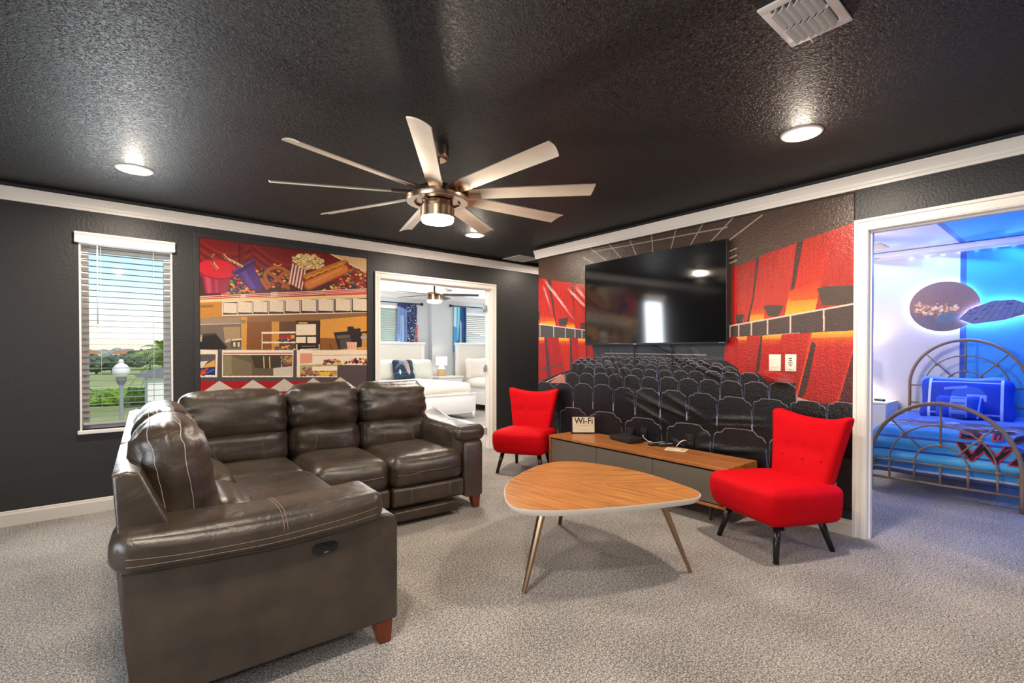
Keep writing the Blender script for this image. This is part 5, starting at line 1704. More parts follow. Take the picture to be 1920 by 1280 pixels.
vt = thing('air_vent', 'white square ceiling register with curved louvres at the top of the picture', 'vent', (1.925, .668, ZC))
bm = bmesh.new()
for a in ((-.156, -.120, -.103, .103), (.120, .156, -.103, .103), (-.120, .120, -.103, -.072), (-.120, .120, .072, .103)):
    box(bm, a[0], a[2], -.008, a[1], a[3], 0, .003)
obj('frame', bm, M['white'], vt, 'auto')
obj('duct_backing', bx(-.12, -.072, -.0015, .12, .072, -.0005), M['greyroof'], vt)
obj('centre_bar', bx(-.004, -.072, -.012, .004, .072, -.002, .001), M['white'], vt)
for sx in (-1, 1):
    for k in range(6):
        bm = bmesh.new()
        y = -.066 + k * .0235
        pts = [(y + .000, -.004), (y + .004, -.014), (y + .010, -.022), (y + .018, -.027), (y + .019, -.0255), (y + .012, -.020), (y + .0065, -.012), (y + .0025, -.003)]
        a, b = (-.118, -.006) if sx < 0 else (.006, .118)
        prism(bm, pts, a, b, 'x')
        obj('louvre', bm, M['white'], vt)
obj('lever', tube(bmesh.new(), [(.118, .030, -.010), (.140, .028, -.020), (.154, .026, -.024), (.160, .030, -.018)], .003, 8), M['white'], vt)
v2 = thing('return_vent', 'flat white return air grille on the ceiling beside the mural corner', 'vent', (4.11, 4.72, ZC))
bm = bmesh.new()
for a in ((-.175, -.15, -.165, .165), (.15, .175, -.165, .165), (-.15, .15, -.165, -.14), (-.15, .15, .14, .165)):
    box(bm, a[0], a[2], -.008, a[1], a[3], 0, .002)
obj('frame', bm, M['white'], v2)
for k in range(18):
    obj('louvre', bx(-.15, -.138 + k * .0155, -.006, .15, -.129 + k * .0155, -.003), M['white'], v2)
obj('duct_backing', bx(-.15, -.14, -.001, .15, .14, 0), M['dark'], v2)  # flat dark sheet in place of a shaded duct

# ------------------------------------------------------------------ guest bedroom behind the back doorway
GY, GY2, GC = 9.50, 9.34, 2.50
bm = bmesh.new()
GW1 = (3.72, 4.82, 1.25, 2.19)
for a in ((1.5, GW1[0], 0, GC), (GW1[0], GW1[1], 0, GW1[2]), (GW1[0], GW1[1], GW1[3], GC), (GW1[1], 5.53, 0, GC)):
    box(bm, a[0], GY, a[2], a[1], GY + .12, a[3])
GW2 = (6.36, 7.40, 1.25, 2.12)
for a in ((5.53, GW2[0], 0, GC), (GW2[0], GW2[1], 0, GW2[2]), (GW2[0], GW2[1], GW2[3], GC), (GW2[1], 8.7, 0, GC)):
    box(bm, a[0], GY2, a[2], a[1], GY + .12, a[3])
struct('wall_guest_back', bm, M['guestwall'])
bm = bmesh.new()
for a in ((1.62, DA[0], 0, GC), (DA[0], DA[1], DA[2], GC), (DA[1], 8.58, 0, GC)):
    box(bm, a[0], YA + WT - .001, a[2], a[1], YA + WT + .014, a[3])
struct('wall_guest_front', bm, M['guestwall'])
struct('wall_guest_left', bx(1.5, YA + WT, 0, 1.62, GY, GC), M['guestwall'])
struct('wall_guest_right', bx(8.58, YA + WT, 0, 8.7, GY, GC), M['guestwall'])
struct('ceiling_guest', bx(1.5, YA + WT, GC, 8.7, GY + .12, GC + .1), M['guestceil'])
cp = lambda base: [(base - a, z + (GC - ZC)) for a, z in [(0, 2.335), (.012, 2.335), (.02, 2.35), (.05, 2.395), (.075, 2.42), (.08, 2.438), (0, 2.438)]]
struct('trim_3', prism(bmesh.new(), cp(GY), 1.62, 5.53, 'x'), M['white'])
struct('trim_4', prism(bmesh.new(), cp(GY2), 5.53, 8.58, 'x'), M['white'])

def guest_window(name, g, y):
    w = struct_root(name)
    x0, x1, z0, z1 = g
    bm = bmesh.new()
    for a in ((x0, x0 + .05, z0, z1), (x1 - .05, x1, z0, z1), (x0, x1, z1 - .05, z1), (x0, x1, z0, z0 + .05)):
        box(bm, a[0], y + .06, a[2], a[1], y + .10, a[3])
    obj('window_frame', bm, M['white'], w)
    obj('window_pane', bx(x0 + .045, y + .078, z0 + .045, x1 - .045, y + .082, z1 - .045), M['glass'], w)
guest_window('window_3', GW1, GY)
guest_window('window_4', GW2, GY2)
def guest_blind(label, g, y, tiltdeg, step):
    x0, x1, z0, z1 = g
    t = thing('guest_blind', label, 'blind', ((x0 + x1) / 2, y + .02, z1), 0)
    hw = (x1 - x0) / 2
    obj('head_rail', bx(-hw, -.045, -.03, hw, .02, .035, .004), M['white'], t)
    s0 = None
    k = 0
    while z1 - .05 - k * step > z0 + .03:
        if s0 is None:
            s0 = obj('slat', bx(-hw + .01, -.024, -.0015, hw - .01, .024, .0015), M['white'], t); s_ = s0
        else:
            s_ = s0.copy(); COL.objects.link(s_); s_.parent = t
        s_.location = (0, .005, -.05 - k * step)
        s_.rotation_euler = (R(tiltdeg), 0, 0)
        k += 1
guest_blind('open white blind left of the navy curtain in the guest room', GW1, GY, -12, .045)
guest_blind('nearly closed white blind right of the pale blue curtain in the guest room', GW2, GY2, -35, .045)
# neighbour's roof seen through the blind
t = thing('neighbour_house', 'neighbouring house with a sage roof seen through the guest room blind', 'house', (9.6, 21, GZ))
obj('wall', bx(-4.5, -4, 0, 5, 5, 3.9), M['stucco'], t)
obj('roof', prism(bmesh.new(), [(-5, 3.8), (6, 3.8), (4.5, 4.5), (-2, 5.9), (-5, 5.9)], -4.6, 5.5, 'y'), mat('sage_roof', srgb(150, 172, 158), .8), t)

def curtain(name, label, x0, x1, y, z0, z1, canvas_fn, waves, seedy):
    cv = Canvas(x0, x1, z0, z1, 160)
    canvas_fn(cv)
    m = cv.material(name + '_print', .85, sheen=.1)
    bm = bmesh.new()
    n, mz = 90, 24
    rows_ = []
    for i in range(n + 1):
        f = i / n
        col_ = []
        for j in range(mz + 1):
            g = j / mz
            z = z0 + (z1 - z0) * g
            pinch = 1 - .06 * g
            x = (x0 + x1) / 2 + (f - .5) * (x1 - x0) * pinch
            yy = y + .022 * math.sin(f * waves * 2 * PI + seedy) * (.7 + .3 * (1 - g)) + .008 * math.sin(f * waves * 5 + j * .2)
            col_.append(bm.verts.new((x, yy, z)))
        rows_.append(col_)
    for i in range(n):
        for j in range(mz):
            bm.faces.new((rows_[i][j], rows_[i + 1][j], rows_[i + 1][j + 1], rows_[i][j + 1]))
    o = obj(name, bm, m, smooth=True, recalc=False)
    sm_ = o.modifiers.new('cloth', 'SOLIDIFY'); sm_.thickness = .002
    set_uv(o.data, lambda c: (min(1, max(0, (c.x - x0) / (x1 - x0))), (c.z - z0) / (z1 - z0)))
    tag(o, label, 'curtain')
    return o
def nav(cv):
    cv.fill((44, 56, 98))
    x0, x1, z0, z1 = cv.u0, cv.u1, cv.v0, cv.v1
    W_ = x1 - x0
    cv.poly([(x0, z0), (x0 + .47 * W_, z0), (x0 + .44 * W_, z1 - .12), (x0, z1 - .05)], (110, 138, 186))
    cv.poly([(x0 + .12 * W_, z0), (x0 + .34 * W_, z0), (x0 + .32 * W_, z1 - .25), (x0 + .15 * W_, z1 - .25)], (150, 176, 214))
    rr = random.Random(12)
    for k in range(260):
        f = rr.random()
        u = x0 + W_ * (.45 + .55 * f)
        v = z0 + (z1 - z0) * rr.random() ** (1.2 + 1.2 * (1 - f))
        cv.ell(u, v, rr.uniform(.003, .009), rr.uniform(.003, .012), (226, 230, 240))
    cv.poly([(x0 + .80 * W_, z0), (x1, z0), (x1, 1.95), (x0 + .92 * W_, 1.9)], (214, 214, 220), .75)
def pale(cv):
    x0, x1, z0, z1 = cv.u0, cv.u1, cv.v0, cv.v1
    W_ = x1 - x0
    cv.fill((38, 112, 168))
    cv.poly([(x0, z0), (x0 + .22 * W_, z0), (x0 + .28 * W_, z1), (x0, z1)], (168, 218, 232))
    cv.poly([(x0, z0), (x0 + .25 * W_, z0), (x0 + .28 * W_, 1.75), (x0, 1.85)], (70, 150, 206))
    cv.poly([(x0 + .28 * W_, 1.5), (x0 + .34 * W_, 1.5), (x0 + .42 * W_, z1), (x0 + .30 * W_, z1)], (150, 214, 236))
    cv.poly([(x0 + .62 * W_, z0), (x1, z0), (x1, z1), (x0 + .60 * W_, z1)], (24, 66, 118))
    cv.poly([(x0 + .38 * W_, z0), (x0 + .58 * W_, z0), (x0 + .60 * W_, 1.9), (x0 + .46 * W_, 2.05)], (210, 224, 232), .8)
    cv.poly([(x0 + .43 * W_, z0), (x0 + .50 * W_, z0), (x0 + .52 * W_, 1.75), (x0 + .46 * W_, 1.75)], (90, 70, 120), .8)
c1 = curtain('navy_curtain', 'navy curtain panel with white speckles hanging on the black rod', 4.74, 5.235, GY - .055, 1.25, 2.275, nav, 6, .3)
c2 = curtain('blue_curtain', 'narrow pale and deep blue curtain panel on the right-hand rod', 6.06, 6.42, GY2 - .055, 1.25, 2.27, pale, 4, 1.0)
bm = text_mesh('STAR WARS', .085, .001, .003)
xform(bm, Matrix.Rotation(PI / 2, 4, 'Z'))
o = obj('curtain_lettering', xform(bm, Matrix.Translation((5.185, GY - .096, 1.60)) @ Matrix.Rotation(PI / 2, 4, 'X')), mat('red_print', srgb(176, 44, 58), .8), c1)
def rod(label, x0, x1, y, z):
    t = thing('curtain_rod', label, 'curtain rod', ((x0 + x1) / 2, y, z))
    h = (x1 - x0) / 2
    obj('pole', tube(bmesh.new(), [(-h, 0, 0), (h, 0, 0)], .011, 10), M['blackmatte'], t)
    for s_ in (-1, 1):
        bm = bmesh.new()
        lathe(bm, [(0, 0), (.018, .004), (.018, .012), (.012, .02), (.024, .035), (.034, .055), (.030, .075), (.016, .086), (0, .088)], 0, 0, 16)
        xform(bm, Matrix.Translation((s_ * h, 0, 0)) @ Matrix.Rotation(s_ * PI / 2, 4, 'Y'))
        obj('finial', bm, M['blackmatte'], t, True)
        obj('bracket', tube(bmesh.new(), [(s_ * (h - .06), 0, 0), (s_ * (h - .06), .050, -.01)], .008, 8), M['blackmatte'], t)
rod('black curtain rod with ball finial above the navy curtain', 3.4, 5.28, GY - .055, 2.287)
rod('black curtain rod with ball finial above the pale blue curtain', 6.03, 7.7, GY2 - .055, 2.285)

def guest_bed(label, x0, x1, yf, yh):
    t = thing('guest_bed', label, 'bed', ((x0 + x1) / 2, (yf + yh) / 2, 0))
    hw, hl = (x1 - x0) / 2, (yh - yf) / 2
    bm = bmesh.new()
    box(bm, -hw, hl - .06, .25, -hw + .09, hl, 1.45, .006); box(bm, hw - .09, hl - .06, .25, hw, hl, 1.45, .006)
    box(bm, -hw + .09, hl - .055, 1.33, hw - .09, hl - .005, 1.40, .004)
    box(bm, -hw - .02, hl - .075, 1.40, hw + .02, hl + .01, 1.455, .008)
    obj('headboard_frame', bm, M['white'], t, 'auto')
    obj('headboard_panel', bx(-hw + .088, hl - .060, .3, hw - .088, hl - .02, 1.335, .012), M['cream'], t, 'auto')
    bm = bmesh.new()
    box(bm, -hw, -hl, .115, hw, -hl + .045, .455, .004); box(bm, -hw - .008, -hl - .010, .455, hw + .008, -hl + .055, .48, .004)
    box(bm, -hw + .09, -hl - .004, .16, hw - .09, -hl, .40, .002)
    obj('footboard', bm, M['white'], t, 'auto')
    for s_ in (-1, 1):
        obj('side_rail', bx(s_ * hw - .0175 - s_ * .02, -hl + .03, .14, s_ * hw + .0175 - s_ * .02, hl - .05, .40, .003), M['white'], t)
        for y, sp in ((-hl + .03, -1), (hl - .04, 0)):
            bm = tube(bmesh.new(), [(s_ * (hw - .05), y, .14), (s_ * (hw - .02), y + sp * .0, 0)], .03, 4, radii=[.05, .026])
            obj('leg', bm, M['white'], t)
    obj('mattress', rbox((2 * hw - .09, 2 * hl - .14, .26), .07, 12, (0, 0, .01), (0, -.005, .46)), M['linen'], t, True)
    bm = rbox((2 * hw - .05, 2 * hl - .34, .22), .10, 22, (.02, .02, .05), (0, -.11, .555))
    wrinkle(bm, .014, (2.6, 2.6, 3), 31); wrinkle(bm, .006, (8, 8, 8), 32)
    obj('comforter', bm, M['linen'], t, True)
    return t
guest_bed('white bed with a panelled footboard seen through the doorway', 3.74, 5.335, 7.43, 9.39)
guest_bed('second white bed beside the nightstand, cut off by the right door jamb', 6.05, 7.60, 7.43, 9.22)

def pillow(name, label, loc, size, rz, lean, material, seed, group=None, roll=0, category='pillow'):
    w_, h_, d_ = size
    bm = rbox((w_, d_, h_), d_ * .5, 20, (0, 0, 0), (0, 0, 0))
    for v in bm.verts:
        fx, fz = abs(v.co.x) / (w_ / 2), abs(v.co.z) / (h_ / 2)
        k = (1 - min(1, fx) ** 2.6) * (1 - min(1, fz) ** 2.6)
        v.co.y *= .16 + .95 * max(0, k) ** .5
        pin = 1 + .05 * (fx * fz) ** 3 - .05 * (1 - fz * fz) * fx ** 3
        v.co.x *= pin
        v.co.z *= 1 + .06 * (fx * fz) ** 3 - .06 * (1 - fx * fx) * fz ** 3
    wrinkle(bm, .010, (5, 5, 5), seed); wrinkle(bm, .004, (14, 8, 14), seed + 1)
    o = obj(name, bm, material, smooth=True)
    o.location = loc
    o.rotation_euler = (R(lean), R(roll), rz)
    tag(o, label, category, group)
    return o
G1 = 'pillows on the first guest bed'
pillow('bed_pillow', 'sage pillow at the left of the patterned navy cushion', (4.25, 9.02, .875), (.60, .46, .20), R(4), -16, M['linen2'], 40)
pillow('bed_pillow', 'sage square pillow at the right of the patterned navy cushion', (5.02, 8.93, .875), (.50, .47, .20), R(-16), -18, M['linen2'], 42)
def starry(cv):
    cv.fill((34, 50, 70))
    cv.poly([(-.25, -.25), (.25, -.25), (.25, -.12), (-.25, -.12)], (44, 62, 84))
    cv.ell(.03, .08, .06, .19, (150, 140, 132), .2, .8); cv.ell(.05, .02, .035, .15, (196, 172, 150), .1, .7)
    cv.ell(-.02, .15, .10, .07, (130, 136, 146), .3, .6)
    cv.line([(-.25, -.075), (.25, -.07)], .008, (150, 180, 200), .6)
    for u, v in ((-.13, -.06), (.19, -.06)):
        cv.ell(u, v, .016, .05, (220, 236, 246)); cv.ell(u, v, .035, .03, (150, 186, 214), 0, .6)
    for k in range(5):
        cv.line([(-.22 + .01 * k, .0 + .02 * k), (-.08 + .01 * k, .11 + .02 * k)], .006, (140, 156, 176), .6)
        cv.line([(.23 - .01 * k, .0 + .02 * k), (.15 - .01 * k, .06 + .02 * k)], .006, (140, 156, 176), .6)
    cv.grain(.12, 9, 3)
cv = Canvas(-.26, .26, -.24, .24, 220); starry(cv)
ms = cv.material('misty_night_print', .85)
o = pillow('patterned_cushion', 'dark navy cushion printed with misty light beams on the guest bed', (4.58, 8.84, .885), (.47, .44, .17), R(3), -18, ms, 44)
set_uv(o.data, lambda c: ((c.x + .26) / .52, (c.z + .24) / .48))
pillow('bed_pillow', 'white square pillow standing on the second guest bed', (6.36, 8.78, .87), (.56, .50, .20), R(-22), -16, M['linen'], 46)
pillow('bed_pillow', 'sage pillow behind the white pillow on the second guest bed', (6.80, 8.90, .85), (.50, .42, .18), R(10), -16, M['linen2'], 48)

t = thing('guest_nightstand', 'low white nightstand between the two guest beds', 'nightstand', (5.70, 9.06, 0))
obj('top', bx(-.32, -.24, .69, .32, .24, .72, .004), M['white'], t)
obj('case', bx(-.30, -.21, .10, .30, .23, .69, .003), M['white'], t)
for z in (.14, .42):
    f = obj('drawer', bx(-.28, -.225, z, .28, -.208, z + .25, .003), M['white'], t)
    obj('knob', lathe(bmesh.new(), [(0, .0), (.012, .0), (.014, .012), (0, .018)], 0, 0, 12, 0, Matrix.Translation((0, -.224, z + .125)) @ Matrix.Rotation(PI / 2, 4, 'X')), M['steel'], f)
for x in (-.26, .26):
    for y in (-.17, .19):
        obj('leg', tube(bmesh.new(), [(x, y, .11), (x, y, 0)], .02, 8, radii=[.022, .014]), M['white'], t)
t = thing('guest_lamp', 'small table lamp with a woven base and white drum shade on the guest nightstand', 'lamp', (5.62, 9.10, .72))
obj('base', lathe(bmesh.new(), [(0, 0), (.088, 0), (.090, .01), (.090, .155), (0, .16)], 0, 0, 28), M['wicker'], t, 'auto')
obj('collar', lathe(bmesh.new(), [(.090, .155), (.050, .215), (.030, .222), (.012, .225), (0, .225)], 0, 0, 28), M['white'], t, 'auto')
obj('stem', tube(bmesh.new(), [(0, 0, .22), (0, 0, .27)], .008, 8), M['steel'], t)
obj('lamp_shade', lathe(bmesh.new(), [(.122, .235), (.122, .420), (.120, .420), (.120, .235), (.122, .235)], 0, 0, 36), M['shade'], t, 'auto')

# guest ceiling fan
gf = thing('guest_ceiling_fan', 'bronze drum ceiling fan with dark blades in the guest bedroom', 'ceiling fan', (4.22, 7.05, GC))
zz = lambda z: z - GC
obj('canopy', lathe(bmesh.new(), [(0, zz(2.44)), (.06, zz(2.44)), (.065, zz(2.499)), (0, zz(2.499))], 0, 0, 24), M['blackmatte'], gf, 'auto')
obj('downrod', tube(bmesh.new(), [(0, 0, zz(2.2)), (0, 0, zz(2.45))], .014, 10), M['blackmatte'], gf)
obj('motor_housing', lathe(bmesh.new(), [(0, zz(2.225)), (.12, zz(2.225)), (.124, zz(2.215)), (.124, zz(2.10)), (0, zz(2.10))], 0, 0, 32), M['bronze'], gf, 'auto')
obj('light_lens', lathe(bmesh.new(), [(.122, zz(2.10)), (.122, zz(2.075)), (.10, zz(2.06)), (0, zz(2.055))], 0, 0, 32), M['fanlens'], gf, True)
gb = bx(.13, -.06, -.003, .74, .06, .003, .002)
xform(gb, Matrix.Rotation(R(-11), 4, 'X'))
g0 = obj('blade', gb, M['blackmatte'], gf)
for k in range(5):
    b = g0 if k == 0 else g0.copy()
    if k:
        COL.objects.link(b); b.parent = gf
    b.location = (0, 0, zz(2.195)); b.rotation_euler = (0, 0, R(-32 + 72 * k))

# ------------------------------------------------------------------ blue-lit bedroom behind the right doorway
CX = 7.28
M['cwhite'] = mat('white_bedroom_wall', srgb(226, 222, 222), .6, bump=.25, bump_scale=70, bump_dist=.004)
M['cblue'] = mat('sky_blue_paint', srgb(70, 166, 240), .55, bump=.25, bump_scale=70, bump_dist=.004)
M['cstripe'] = mat('deep_blue_stripe', srgb(62, 96, 176), .55, bump=.25, bump_scale=70, bump_dist=.004)
def painted(name, rects, axis):
    """one wall painted in three fields, each its own panel of the wall"""
    r = struct_root(name)
    for (mm, a) in rects:
        obj({'cwhite': 'white_field', 'cblue': 'blue_field', 'cstripe': 'painted_stripe'}[mm], bx(*a), M[mm], r)
painted('wall_bedroom_back', (('cblue', (CX, -1.5, 0, CX + .12, .900, ZC)), ('cstripe', (CX, .900, 0, CX + .12, .952, ZC)), ('cwhite', (CX, .952, 0, CX + .12, 3.05, ZC))), 'x')
painted('ceiling_bedroom', (('cblue', (XB + WT, -1.5, ZC, CX + .12, .900, ZC + .1)), ('cstripe', (XB + WT, .900, ZC, CX + .12, .952, ZC + .1)), ('cwhite', (XB + WT, .952, ZC, CX + .12, 3.05, ZC + .1))), 'z')
struct('wall_bedroom_left', bx(XB + WT, 2.95, 0, CX, 3.05, ZC), M['cwhite'])
struct('wall_bedroom_right', bx(XB + WT, -1.5, 0, CX, -1.4, ZC), M['cblue'])
bm = bmesh.new()
for a in ((-1.4, DB[0], 0, ZC), (DB[0], DB[1], DB[2], ZC), (DB[1], 2.95, 0, ZC)):
    box(bm, XB + WT - .001, a[0], a[2], XB + WT + .012, a[1], a[3])
struct('wall_bedroom_front', bm, M['cwhite'])
# shallow crown with a light strip tucked under it
cr_ = [(CX, 2.362), (CX - .024, 2.362), (CX - .025, 2.346), (CX - .031, 2.346), (CX - .033, 2.380), (CX - .052, 2.402), (CX - .062, 2.420), (CX - .062, 2.432), (CX, 2.436)]
struct('trim_5', prism(bmesh.new(), cr_, -1.4, 2.95, 'y'), M['white'])
struct('baseboard_bedroom', prism(bmesh.new(), base_profile(CX, -1), -1.4, 2.95, 'y'), M['base'])
M['led'] = mat('blue_diode', (.2, .3, 1), .4, emit=(.32, .45, 1.0), emit_str=60)
t = thing('light_strip', 'blue light strip tucked under the crown moulding above the bed', 'light strip', (CX - .016, .2, 2.355))
obj('tape', bx(-.006, -1.4, -.001, .006, 1.22, .002), M['white'], t)
d0 = None
for k in range(19):
    if d0 is None:
        d0 = obj('diode', bx(-.005, -.004, -.004, .005, .004, -.001), M['led'], t); b = d0
    else:
        b = d0.copy(); COL.objects.link(b); b.parent = t
    b.location = (0, 1.18 - k * .14, 0)

# backlit wall panels: plain generic stand-ins for the printed decals
t = thing('planet_panel', 'round brown planet wall panel with a warm glow and blue backlight', 'wall panel', (CX - .03, 1.085, 1.752))
n_ = 56
cv = Canvas(-.31, .31, -.29, .29, 360)
cv.fill((150, 112, 100))
cv.poly([(-.31, -.29), (.31, -.29), (.31, -.1), (-.31, -.06)], (122, 108, 116))
rr = random.Random(21)
for k in range(130):
    a = rr.random()
    u, v = -.24 + .36 * a, -.03 + rr.gauss(0, .035) * (1.2 - a * .5)
    cv.ell(u, v, rr.uniform(.006, .022), rr.uniform(.005, .016), rr.choice([(236, 150, 92), (250, 206, 150), (206, 104, 60), (255, 228, 190)]), rr.random(), .7)
cv.ell(.02, -.13, .09, .06, (96, 130, 140), .3, .6)
cv.grain(.05, 6, 3)
mp_ = cv.material('planet_print', .5)
bm = bmesh.new()
lathe(bm, [(0, -.010), (.288, -.010), (.290, -.004), (.290, .0), (0, .0)], 0, 0, n_)
xform(bm, Matrix(((0, 0, 1, 0), (1, 0, 0, 0), (0, 1, 0, 0), (0, 0, 0, 1))) @ Matrix.Diagonal((1.05, .97, 1, 1)))
o = obj('printed_disc', bm, mp_, t)
set_uv(o.data, lambda c: ((-c.y + .31) / .62, (c.z + .29) / .58))
def halo_tube(pts, parent):
    return obj('light_edge', tube(bmesh.new(), pts, .006, 6, closed=True), M['led'], parent)
halo_tube([(.016, .285 * math.cos(2 * PI * k / 40), .262 * math.sin(2 * PI * k / 40)) for k in range(40)], t)
lamp('panel_backlight', 'POINT', (CX - .012, 1.30, 1.75), .5, LED, shadow_soft_size=.02)
t = thing('arrow_panel', 'grey angular wall panel with blue backlight overlapping the planet panel', 'wall panel', (CX - .072, .665, 1.665))
shape = [(.285, -.065), (.20, .04), (.02, .115), (-.14, .115), (-.27, .045), (-.25, -.035), (-.05, -.095), (.17, -.125)]
cv = Canvas(-.31, .31, -.2, .2, 320)
cv.fill((128, 132, 160))
for k in range(60):
    u, v = rr.uniform(-.28, .28), rr.uniform(-.12, .13)
    w_, h_ = rr.uniform(.01, .05), rr.uniform(.006, .02)
    cv.poly([(u, v), (u + w_, v + .3 * w_), (u + w_, v + .3 * w_ + h_), (u, v + h_)], rr.choice([(96, 100, 132), (150, 154, 182), (110, 116, 148), (70, 74, 110)]), .8)
for k in range(9):
    cv.line([(-.25 + .06 * k, -.12), (-.05 + .04 * k, .13)], .004, (66, 70, 108), .7)
m2_ = cv.material('panel_print', .5)
bm = prism(bmesh.new(), [(a, b) for a, b in shape], -.012, .0, 'x', .002)
o = obj('printed_board', bm, m2_, t)
set_uv(o.data, lambda c: ((-c.y + .31) / .62, (c.z + .2) / .4))
halo_tube([(.018, a * .95, b * .92) for a, b in shape], t)
lamp('panel_backlight', 'POINT', (CX - .02, .70, 1.60), .5, LED, shadow_soft_size=.02)

# metal bed
bed = thing('metal_bed', 'arched bronze metal bed under the backlit wall panels', 'bed', (6.26, .850, 0), R(2.4))
def arch_end(x, zc, rz, bars, low, name, prefix):
    e = obj(name, tube(bmesh.new(), [(x, .475, 0), (x, .475, zc * .5), (x, .475, zc)] + [(x, .475 * math.cos(PI * k / 32), zc + rz * math.sin(PI * k / 32)) for k in range(1, 32)] + [(x, -.475, zc), (x, -.475, zc * .5), (x, -.475, 0)], .0165, 10), M['bedmetal'], bed)
    parts = []
    for r_ in (.17, .34):
        obj('arc_bar', tube(bmesh.new(), [(x, r_ * math.cos(PI * k / 24), zc + r_ * math.sin(PI * k / 24)) for k in range(25)], .007, 8), M['bedmetal'], e)
    obj('rail', tube(bmesh.new(), [(x, -.475, zc), (x, .475, zc)], .008, 8), M['bedmetal'], e)
    for z in bars:
        obj('rail', tube(bmesh.new(), [(x, -.475, z), (x, .475, z)], .011, 8), M['bedmetal'], e)
    for y in (-.34, -.17, 0, .17, .34):
        obj('upright', tube(bmesh.new(), [(x, y, low), (x, y, zc)], .008, 8), M['bedmetal'], e)
    obj('upright', tube(bmesh.new(), [(x, 0, zc + .17), (x, 0, zc + rz)], .008, 8), M['bedmetal'], e)
    for a in (45, 135):
        c_, s_ = math.cos(R(a)), math.sin(R(a))
        obj('spoke', tube(bmesh.new(), [(x, .17 * c_, zc + .17 * s_), (x, .455 * c_, zc + (rz - .02) * s_)], .007, 8), M['bedmetal'], e)
    nodes = [(y, zc) for y in (-.34, -.17, 0, .17, .34)] + [(.17 * math.cos(R(a)), zc + .17 * math.sin(R(a))) for a in (45, 90, 135)] + [(.34 * math.cos(R(a)), zc + .34 * math.sin(R(a))) for a in (45, 90, 135)]
    for (y, z) in nodes:
        bm = lathe(bmesh.new(), [(0, -.012), (.014, -.010), (.018, 0), (.014, .010), (0, .012)], 0, 0, 12)
        obj('rosette', xform(bm, Matrix.Translation((x, y, z)) @ Matrix.Rotation(PI / 2, 4, 'Y')), M['bedmetal'], e, True)
    return e
arch_end(-.915, .285, .52, (.125,), .125, 'footboard', 'foot')
arch_end(.915, .86, .51, (.66, .30), .30, 'headboard', 'head')
for s_ in (-1, 1):
    obj('side_rail', bx(-.915, s_ * .46 - .012, .22, .915, s_ * .46 + .012, .27, .003), M['bedmetal'], bed)
obj('mattress', rbox((1.60, .88, .20), .05, 12, (0, 0, .01), (.085, 0, .37)), M['linen'], bed, True)

# comforter with banded print, hanging over the foot and sides
cv = Canvas(0, 2.4, 0, 1.6, 700)          # u along the bed from the foot hem, v across
cv.fill((52, 132, 206))
bands = [(0, .05, (98, 104, 134)), (.05, .075, (206, 214, 226)), (.075, .17, (64, 146, 212)), (.17, .27, (92, 184, 224)), (.27, .29, (44, 84, 164)), (.29, .42, (72, 166, 218)), (.42, .445, (30, 70, 150)), (.445, .66, (44, 128, 206)), (.66, .70, (30, 56, 130)), (.70, 1.05, (40, 66, 128)), (1.05, 1.3, (26, 40, 92)), (1.3, 2.4, (30, 92, 190))]
for a, b, c in bands:
    cv.poly([(a, 0), (b, 0), (b, 1.6), (a, 1.6)], c)
rr = random.Random(8)
for k in range(130):
    u, v = rr.uniform(.70, 1.30), rr.uniform(.1, 1.5)
    cv.ell(u, v, rr.uniform(.01, .05), rr.uniform(.02, .12), rr.choice([(190, 204, 226), (70, 96, 150), (16, 24, 60), (120, 140, 186), (16, 24, 60), (150, 90, 96)]), rr.uniform(-.5, .5), .7)
mc_ = cv.material('banded_comforter_print', .8, sheen=.15, bump=.3, bump_scale=7)
bm = bmesh.new()
NX, NY = 90, 60
def comforter(fu, fv):
    """fu: path from the foot hem over the top to the pillows, fv: across"""
    v = -1 + 2 * fv
    u = fu * 2.2
    hang = .40
    if u < hang:
        a = u / hang
        x = -.80 - .075 * math.sin(PI * min(1, a * 1.05)) ** .8 + .07 * (1 - a)
        z = .15 + .31 * a
    elif u < hang + .20:
        a = (u - hang) / .20
        x = -.80 - .0 + .14 * math.sin(a * PI / 2)
        x = -.805 + .16 * (1 - math.cos(a * PI / 2)); z = .46 + .09 * math.sin(a * PI / 2)
    else:
        a = u - hang - .20
        x = -.645 + a; z = .55 + .012 * math.sin(a * 9)
    wv = v * .56
    side = max(0, abs(v) - .80) / .20
    z2 = z
    if side > 0:
        z2 = z - .22 * side ** 1.5 * (1 if u > hang else .25)
        wv = math.copysign(.448 + .085 * math.sin(side * PI * .6), v)
    nz_ = noise.noise(Vector((x * 4, wv * 4, z * 4))) * .020 + noise.noise(Vector((x * 11, wv * 11, z * 11))) * .008
    quilt = .010 * abs(math.sin(v * 3.3 * PI / 2 + .3)) ** .5
    if u < hang + .1:
        fold = .018 * math.sin(z * 46 + 1.2 * wv)
        x -= fold + nz_ + quilt
    else:
        z2 += nz_ * .8 + quilt
    return Vector((x, wv, z2))
vs_ = [[bm.verts.new(comforter(i / NX, j / NY)) for j in range(NY + 1)] for i in range(NX + 1)]
uvmap = {}
for i in range(NX + 1):
    for j in range(NY + 1):
        uvmap[len(uvmap)] = (i / NX * 2.2 / 2.4, j / NY)
for i in range(NX):
    for j in range(NY):
        bm.faces.new((vs_[i][j], vs_[i + 1][j], vs_[i + 1][j + 1], vs_[i][j + 1]))
bm.normal_update()
bvh = BVHTree.FromBMesh(bm)
co = obj('comforter', bm, mc_, smooth=True, recalc=False)
uvl = co.data.uv_layers.new(name='print')
for l in co.data.loops:
    uvl.data[l.index].uv = uvmap[l.vertex_index]
sm = co.modifiers.new('filling', 'SOLIDIFY'); sm.thickness = .03; sm.offset = -1
